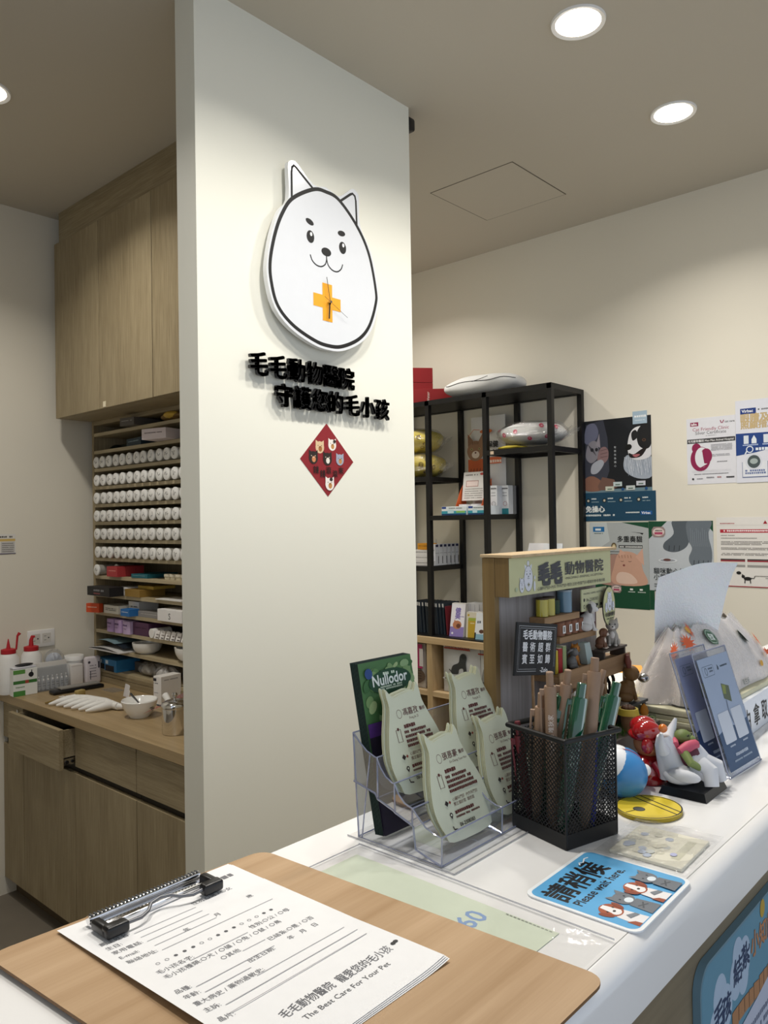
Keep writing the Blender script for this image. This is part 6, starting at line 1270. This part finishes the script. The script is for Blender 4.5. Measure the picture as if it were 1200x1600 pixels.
# ================================================================== larger ornaments in front
# glossy figure with red cap (kept generic)
a = thing('red_cap_figure', 'glossy figurine in a puffy red cap and red jacket on the counter', 'ornament', (1.136, .502, Z+.0006), R(40))
m = MB(); m.lathe([(0, 0), (.030, 0), (.033, .006), (.032, .025), (.022, .042), (.012, .046), (0, .046)], 'red_gloss', n=32); [m.ell((-.003, -.0315+.0035*(q-1), .012+.012*q), (.0025, .002, .0025), '#d9b25a', 8) for q in range(2)]; m.build('jacket', a)
m = MB(); m.tube([(-.027, -.004, .038), (-.036, -.014, .022), (-.030, -.026, .012)], [.009, .009, .007], 'red_gloss', 12); m.tube([(.027, -.004, .038), (.036, -.014, .022), (.030, -.026, .012)], [.009, .009, .007], 'red_gloss', 12); m.build('sleeve', a)
m = MB(); m.ell((0, -.003, .063), (.026, .025, .023), 'skin_orange', 26); m.ell((0, -.027, .058), (.007, .008, .006), 'skin_orange', 14); m.ell((-.026, 0, .060), (.005, .006, .008), 'skin_orange', 12); m.ell((.026, 0, .060), (.005, .006, .008), 'skin_orange', 12); m.ell((0, -.018, .050), (.016, .013, .008), 'skin_orange', 16)
for q in (-1, 1): m.ell((q*.010, -.0255, .066), (.0035, .002, .005), '#1a1210', 12)
m.build('head', a)
m = MB(); m.ell((-.013, .004, .086), (.021, .024, .018), 'red_gloss', 24); m.ell((.013, .002, .088), (.020, .023, .017), 'red_gloss', 24); m.ell((0, .002, .078), (.030, .029, .012), 'red_gloss', 26); m.ell((-.030, .008, .066), (.009, .010, .013), 'red_gloss', 16)
m.grid(lambda u, v: ((.028+.004*v)*math.cos(math.pi+math.pi*u), (.028+.016*v)*math.sin(math.pi+math.pi*u)+.002, .076-.004*v), 22, 4, 'red_gloss'); m.grid(lambda u, v: ((.028+.004*v)*math.cos(math.pi+math.pi*u), (.028+.016*v)*math.sin(math.pi+math.pi*u)+.002, .0735-.004*v), 22, 4, 'red_gloss'); m.build('cap', a)
a.scale = (.9, .9, .9)
# robed figure reclining in a white armchair
a = thing('robed_figure', 'green figurine in white robe and pink scarf reclining on a white armchair', 'ornament', (1.133, .437, Z+.0006))
m = MB(); m.add([(-.040, -.038, 0), (.044, -.038, 0), (.044, .030, 0), (-.040, .030, 0), (-.036, -.034, .011), (.040, -.034, .011), (.040, .026, .011), (-.036, .026, .011)], [(0, 3, 2, 1), (4, 5, 6, 7), (0, 1, 5, 4), (1, 2, 6, 5), (2, 3, 7, 6), (3, 0, 4, 7)], 'black_plastic'); m.build('plinth', a, smooth=False)
m = MB(); m.T = frame((0, -.0362, .003), (1, 0, 0), (0, .35, 1)); m.l = 6; m.dashes(-.004, .0045, .010, .002, '#c9c9cc'); m.dashes(-.008, .0010, .028, .0024, '#c9c9cc'); m.build('caption', a, smooth=False)
wg = '#cfd1d6'
m = MB(); m.ell((-.002, .010, .024), (.036, .026, .015), wg, 22); m.ell((-.031, -.004, .029), (.0085, .024, .009), wg, 18); m.ell((.030, -.002, .028), (.010, .026, .012), wg, 18)
m.tube([(-.006, .020, .02), (-.010, .026, .045), (-.016, .030, .066), (-.018, .031, .078)], [.022, .018, .014, .009], wg, 18)
m.tube([(-.030, .026, .060), (-.044, .024, .074), (-.050, .020, .090)], [.010, .007, .002], wg, 12); m.tube([(-.004, .030, .068), (.010, .030, .080), (.018, .026, .097)], [.010, .007, .002], wg, 12); m.build('armchair', a)
m = MB(); m.ell((-.020, .030, .089), (.0065, .0065, .0065), 'g#d9772a', 18); m.build('orange_ball', a)
m = MB(); m.ell((.006, .006, .048), (.018, .020, .020), '#5b2433', 20); m.tube([(.004, .004, .046), (.008, -.006, .040)], [.017, .014], '#5b2433', 14); m.build('torso', a)
m = MB(); m.ell((.012, .014, .073), (.014, .013, .0105), '#66743f', 22); m.ell((.015, .003, .070), (.009, .007, .006), '#72804a', 14)
for q in (-1, 1): m.ell((.013+.006*q, .004, .077), (.003, .002, .0018), '#2c3418', 10)
m.tube([(-.012, .002, .056), (-.020, -.010, .046), (-.008, -.020, .037)], [.0065, .0058, .0045], '#7c8a50', 12); m.build('body', a)
m = MB(); m.tube([(-.016, .008, .058), (-.004, .000, .064), (.012, -.003, .064), (.026, .004, .060)], [.006, .008, .008, .005], '#c0546a', 12); m.tube([(-.014, .014, .066), (.0, .022, .068), (.018, .020, .066)], [.005, .006, .004], '#c0546a', 10); m.build('scarf', a)
m = MB()
def robe(u, v):
    an = math.pi*(u); rx = .024+.010*v+.0022*math.sin(16*u)*v; return (.012+rx*math.cos(an)*(1)+.010*v, -.004-.030*v**.8+.0016*math.sin(13*u), .016+(.034*(1-v)+.006)*math.sin(an)*(1.0)+.012*(1-v))
m.grid(robe, 44, 16, wg); m.tube([(.0, -.016, .040), (-.002, -.030, .034), (-.006, -.034, .014)], [.013, .012, .010], wg, 14); m.tube([(.022, -.012, .040), (.030, -.028, .034), (.034, -.032, .013)], [.012, .011, .009], wg, 14); m.build('robe', a)
m = MB(); m.tube([(.030, .010, .058), (.040, -.002, .046), (.043, -.014, .034)], .0022, '#4a3c30', 8); m.build('cord', a)
# blue and white round ornament
a = thing('blue_ornament', 'smooth blue and white rounded ornament lying behind the mesh cup', 'ornament', (1.058, .503, Z+.0006), R(20))
m = MB(); m.ell((-.012, 0, .033), (.034, .034, .033), 'blue_gloss', 32); m.build('blue_front', a)
m = MB(); m.ell((.024, .004, .030), (.030, .031, .030), 'blue_gloss', 32); m.build('blue_rear', a)
m = MB(); m.ell((-.016, .010, .044), (.030, .026, .026), 'white_gloss', 28); m.ell((.022, .012, .043), (.022, .022, .0205), 'white_gloss', 24); m.ell((.010, -.028, .034), (.009, .009, .009), 'white_gloss', 18); m.ell((.050, -.006, .028), (.009, .010, .010), 'white_gloss', 18); m.build('white_part', a)
m = MB(); m.tube([(.006+.003*math.cos(q*.3), .031*math.cos(q*.3), .032+.0305*math.sin(q*.3)) for q in range(22)], .0012, '#9c2030', 8); m.build('red_band', a)
# yellow bell-shaped coaster
a = thing('coaster', 'round yellow coaster with a double band and dark spot lying flat', 'coaster', (1.020, .450, Z+.0006), R(0))
CP = [(.047*math.cos(R(10*i)), .043*math.sin(R(10*i))) for i in range(36)]
m = MB(); m.prism(CP, 0, .005, '#d8bf2e', '#a8921e'); m.build('disc', a)
m = MB(); m.T = frame((0, 0, .00505), (math.cos(R(-20)), math.sin(R(-20)), 0), (-math.sin(R(-20)), math.cos(R(-20)), 0)); kk = '#1c1a12'
m.ring(0, 0, .0445, .041, .0020, kk, 44); m.stroke([(.010, -.041), (.010, .041)], .0022, kk); m.stroke([(.021, -.038), (.021, .038)], .0022, kk); m.disc(-.018, 0, .008, .008, kk, 22); m.disc(-.018, 0, .0068, .0068, '#4a4a40', 22); m.stroke([(-.026, 0), (-.042, 0)], .0012, kk); m.build('print', a, smooth=False)

# ================================================================== acrylic stands, tissue pack, leaflets
def acrylic(label, x, y, rz, c1, c2, behind=False):
    a = thing('acrylic_stand', label, 'sign holder', (x, y, Z+.0006), rz, 'clear acrylic table stands')
    wd, ln, hh = .127, .055, .182; L = ln/hh
    m = MB(); m.T = frame((0, 0, 0), (1, 0, 0), (0, ln, hh)); H_ = math.hypot(ln, hh); m.box(0, 0, -.0035, wd, H_, .0, 'clear', .0004)
    m.tube([(0, 0, -.002), (0, H_, -.002)], .0011, 'edge_highlight', 6); m.tube([(wd, 0, -.002), (wd, H_, -.002)], .0011, 'edge_highlight', 6); m.tube([(0, H_, -.002), (wd, H_, -.002)], .0013, 'edge_highlight', 6); m.tube([(0, 0, -.002), (wd, 0, -.002)], .0012, 'edge_highlight', 6); m.build('panel', a, smooth=False)
    m = MB(); m.box(0, 0, 0, wd, .06, .003, 'clear', .0004); m.tube([(0, .0, .0015), (0, .06, .0015)], .001, 'edge_highlight', 6); m.tube([(wd, .0, .0015), (wd, .06, .0015)], .001, 'edge_highlight', 6); m.build('foot', a, smooth=False)
    m = MB(); m.T = frame((0, -.0003, .0), (1, 0, 0), (0, ln, hh)); m.l = 4; h = H_-.010; x0, x1 = .005, wd-.005
    m.rect(x0, .008, x1, h, c1); m.poly([(x0, .008), (x1, .008), (x1, h*.40), (wd*.62, h*.37), (wd*.35, h*.40), (x0, h*.36)], c2)
    m.stroke(rrect(.014, h*.84, .055, h*.93, .003), .0008, '#5c6a7c', True); m.ring(.026, h*.885, .004, .0055, .0012, '#4a5868', 16); m.dashes(.035, h*.895, .052, .003, '#5c6a7c'); m.dashes(.035, h*.87, .052, .003, '#5c6a7c'); m.poly([(.068, h*.87), (.073, h*.87), (.074, h*.89), (.070, h*.92)], '#3f4d5c'); m.dashes(.078, h*.885, .108, .003, '#4a5868')
    m.poly([(.060, h*.62), (.064, h*.75), (.090, h*.71), (.084, h*.57)], '#5f6a52'); m.poly([(.062, h*.66), (.066, h*.74), (.078, h*.72), (.072, h*.65)], '#8a9450')
    m.stroke([(.066, h*.60), (.062, h*.50), (.068, h*.40)], .003, '#6f7c94')
    for q in (0, 1): m.poly(rrect(.018+.050*q, h*.26, .060+.050*q, h*.52, .003), '#cfd5e0'); m.dashes(.03+.05*q, h*.225, .048+.05*q, .0028, '#b9c4d4')
    m.dashes(.04, h*.14, .09, .005, '#b9c4d4'); m.dashes(.03, h*.10, .1, .003, '#9fb0c4'); m.build('insert', a, smooth=False)
    return a
acrylic('front clear acrylic stand with pale blue payment sheet, leaning back', 1.219, .4075, R(-3), '#a3b2ca', '#41597a')
acrylic('rear acrylic stand with darker sheet, just behind the front one', 1.208, .438, R(-3), '#8c93b4', '#233a66')
# stacked cream sheets with tissue pack on top
a = thing('paper_stack', 'thick stack of cream sheets and plastic sleeves under the tissue pack', 'stack', (1.305, .478, Z+.0006), R(0))
m = MB(); rr = random.Random(3); z = 0
for q in range(9):
    dx, dy_ = rr.uniform(-.006, .006), rr.uniform(-.006, .006); h_ = .0055+.002*rr.random(); m.box(dx, dy_, z, .48+dx, .235+dy_, z+h_-.0006, 'beige_sheet', .0008); z += h_
m.build('sheets', a, smooth=False); STK = z
m = MB(); m.box(-.002, -.002, z+.0004, .50, .235, z+.012, '#d4d0b2', .003); m.build('top_folder', a)
STK = Z+.0006+z+.0125
a = thing('power_cable', 'thin black cord lying along the edge of the cream stack', 'cord', (0, 0, 0)); m = MB(); zt = STK+.0017
m.tube([(1.44, .700, zt), (1.38, .62, zt), (1.345, .575, zt), (1.320, .53, zt), (1.311, .495, zt), (1.310, .483, zt)], .0014, 'black_plastic', 8); m.tube([(1.45, .66, zt), (1.39, .61, zt), (1.355, .555, zt), (1.33, .51, zt), (1.320, .485, zt)], .0012, 'black_plastic', 8); m.build('cable', a)
a = thing('tissue_pack', 'clear printed plastic pack of paper towels, slumped on the cream stack', 'tissue pack', (1.558, .560, STK+.001), R(0))
def pk(k_):
    def g(u, v):
        an = 2*math.pi*u; c, s = math.cos(an), math.sin(an); sx = math.copysign(abs(c)**.55, c); sy = math.copysign(abs(s)**.6, s)
        top = v**1.1; wx = (.245-.10*top)*k_; wy = (.075*(1-.80*top**1.6))*k_; wob = 1+.03*math.sin(9*an+4*v)+.02*math.sin(17*an)
        return (wx*sx*wob-.035*top, wy*sy*wob, .125*v*k_+(.004*math.sin(13*an)*v))
    return g
m = MB(); m.grid(pk(.975), 64, 18, '#f3ece8'); m.build('towels', a)
m = MB(); m.grid(pk(1.0), 80, 22, 'tissue_film'); m.build('wrapper', a)
def onpack(m, u, v): 
    g = pk(1.01); p = Vector(g(u, v)); q = Vector(g(u+.004, v)); r_ = Vector(g(u, v+.01)); ux = (q-p).normalized(); vy = (r_-p); vy = (vy-ux*vy.dot(ux)).normalized(); n = ux.cross(vy)
    m.T = frame(p+n*.001, ux, vy)
m = MB()
for u, v, kind in ((.70, .42, 'g'), (.73, .80, 'g'), (.80, .66, 'g'), (.615, .80, 'o'), (.53, .72, 'o'), (.66, .96, 'o'), (.88, .55, 'o'), (.90, .3, 'o'), (.85, .30, 'y'), (.64, .93, 'y'), (.78, .25, 'y'), (.75, .30, 't')):
    onpack(m, u, v); m.l = 0
    if kind == 'g': m.poly([(.028*math.cos(R(q)), .018*math.sin(R(q))) for q in (20, 60, 120, 160, 200, 240, 300, 340)], '#1f5f3e'); m.stroke([(.024*math.cos(R(q)), .0145*math.sin(R(q))) for q in (20, 60, 120, 160, 200, 240, 300, 340)], .0012, '#dfe8e2', True); m.text('倍潔', 0, -.006, .015, '#e8efe9', bold=.03, align='c')
    elif kind == 'o': m.poly([((.017 if q % 2 else .008)*math.cos(R(q*15)), (.019 if q % 2 else .009)*math.sin(R(q*15))) for q in range(24)], '#d8623a')
    elif kind == 'y': m.disc(0, 0, .009, .006, '#dba63a', 16)
    else: m.text('衛生紙', 0, -.03, .012, '#3a5046', align='c')
m.T = Matrix.Identity(4); m.build('wrapper_print', a, smooth=False)
a = thing('tissue', 'white embossed paper towel pulled up out of the plastic pack', 'paper towel', (1.478, .560, STK+.105), R(-14))
def tis(u, v):
    L = -.105-.010*v; Rr = .060+.058*v**1.2
    x = L+(Rr-L)*u; z_ = -.012+v*(.126+.016*u+.010*math.sin(math.pi*u))
    y = .020*math.sin(math.pi*u*1.1+.3)*(1-.35*v)-.020*v+.010*math.sin(6*u+3*v)*v
    return (x, y, z_)
m = MB(); m.grid(tis, 50, 36, 'tissue'); m.build('front_fold', a)
def tis2(u, v):
    p = tis(1, v); return (p[0]-.075*u*(1-.55*v)-.03*v*u*0, p[1]+.060*u-.0*v, p[2]-.010*u*v)
m = MB(); m.grid(tis2, 20, 30, 'tissue'); m.build('side_fold', a)
# leaflets lying behind the rabbit
for i, (nm, lb, x, y, rz, c) in enumerate((('leaflet', 'white leaflet with a yellow edge strip, lying left of the tissue pack', 1.300, .585, 24, '#e9e7e0'), ('leaflet', 'orange-topped leaflet fanned behind the tissue pack', 1.43, .625, 28, '#e6e2d8'))):
    a = thing(nm, lb, 'leaflet', (x, y, STK+.0012+.0035*i), R(rz)); m = MB(); m.box(0, 0, 0, .20, .095, .003, c, .0003); m.build('pages', a, smooth=False)
    m = MB(); m.T = frame((0, 0, .0031), (1, 0, 0), (0, 1, 0))
    if i: m.rect(.11, 0, .2, .095, '#e09a3c'); m.text('INFO', .13, .03, .03, '#f2ddb0', bold=.05, rot=R(90)) if False else m.dashes(.12, .02, .19, .02, '#f2ddb0')
    else: m.rect(0, 0, .2, .012, '#dcc84a'); m.dashes(.02, .03, .06, .006, '#8a8a84')
    m.build('print', a, smooth=False)
a = thing('yellow_leaflet', 'bright yellow slip peeking out behind the black toy', 'slip', (1.33, .70, STK+.001), R(10)); m = MB(); m.box(0, 0, 0, .1, .05, .012, '#e8dc62'); m.build('sheet', a, smooth=False)
# "help yourself" sign block
a = thing('help_yourself_sign', 'white slanted sign block reading free to take, right of the acrylic stands', 'sign', (1.405, .470, Z+.0006), R(2))
m = MB(); m.add([(0, -.012, 0), (.30, -.012, 0), (.30, .02, 0), (0, .02, 0), (0, -.008, .062), (.30, -.008, .062), (.30, .012, .062), (0, .012, .062)], [(0, 3, 2, 1), (4, 5, 6, 7), (0, 1, 5, 4), (1, 2, 6, 5), (2, 3, 7, 6), (3, 0, 4, 7)], '#dfe3ea'); m.build('block', a, smooth=False)
m = MB(); m.T = frame((0, -.0122, 0), (1, 0, 0), (0, .0645, 1)); m.l = 2
for i, ch in enumerate('自由拿取'): m.text(ch, .003+.0535*i, .013, .040, '#15171c', bold=.012)
m.build('lettering', a, smooth=False)
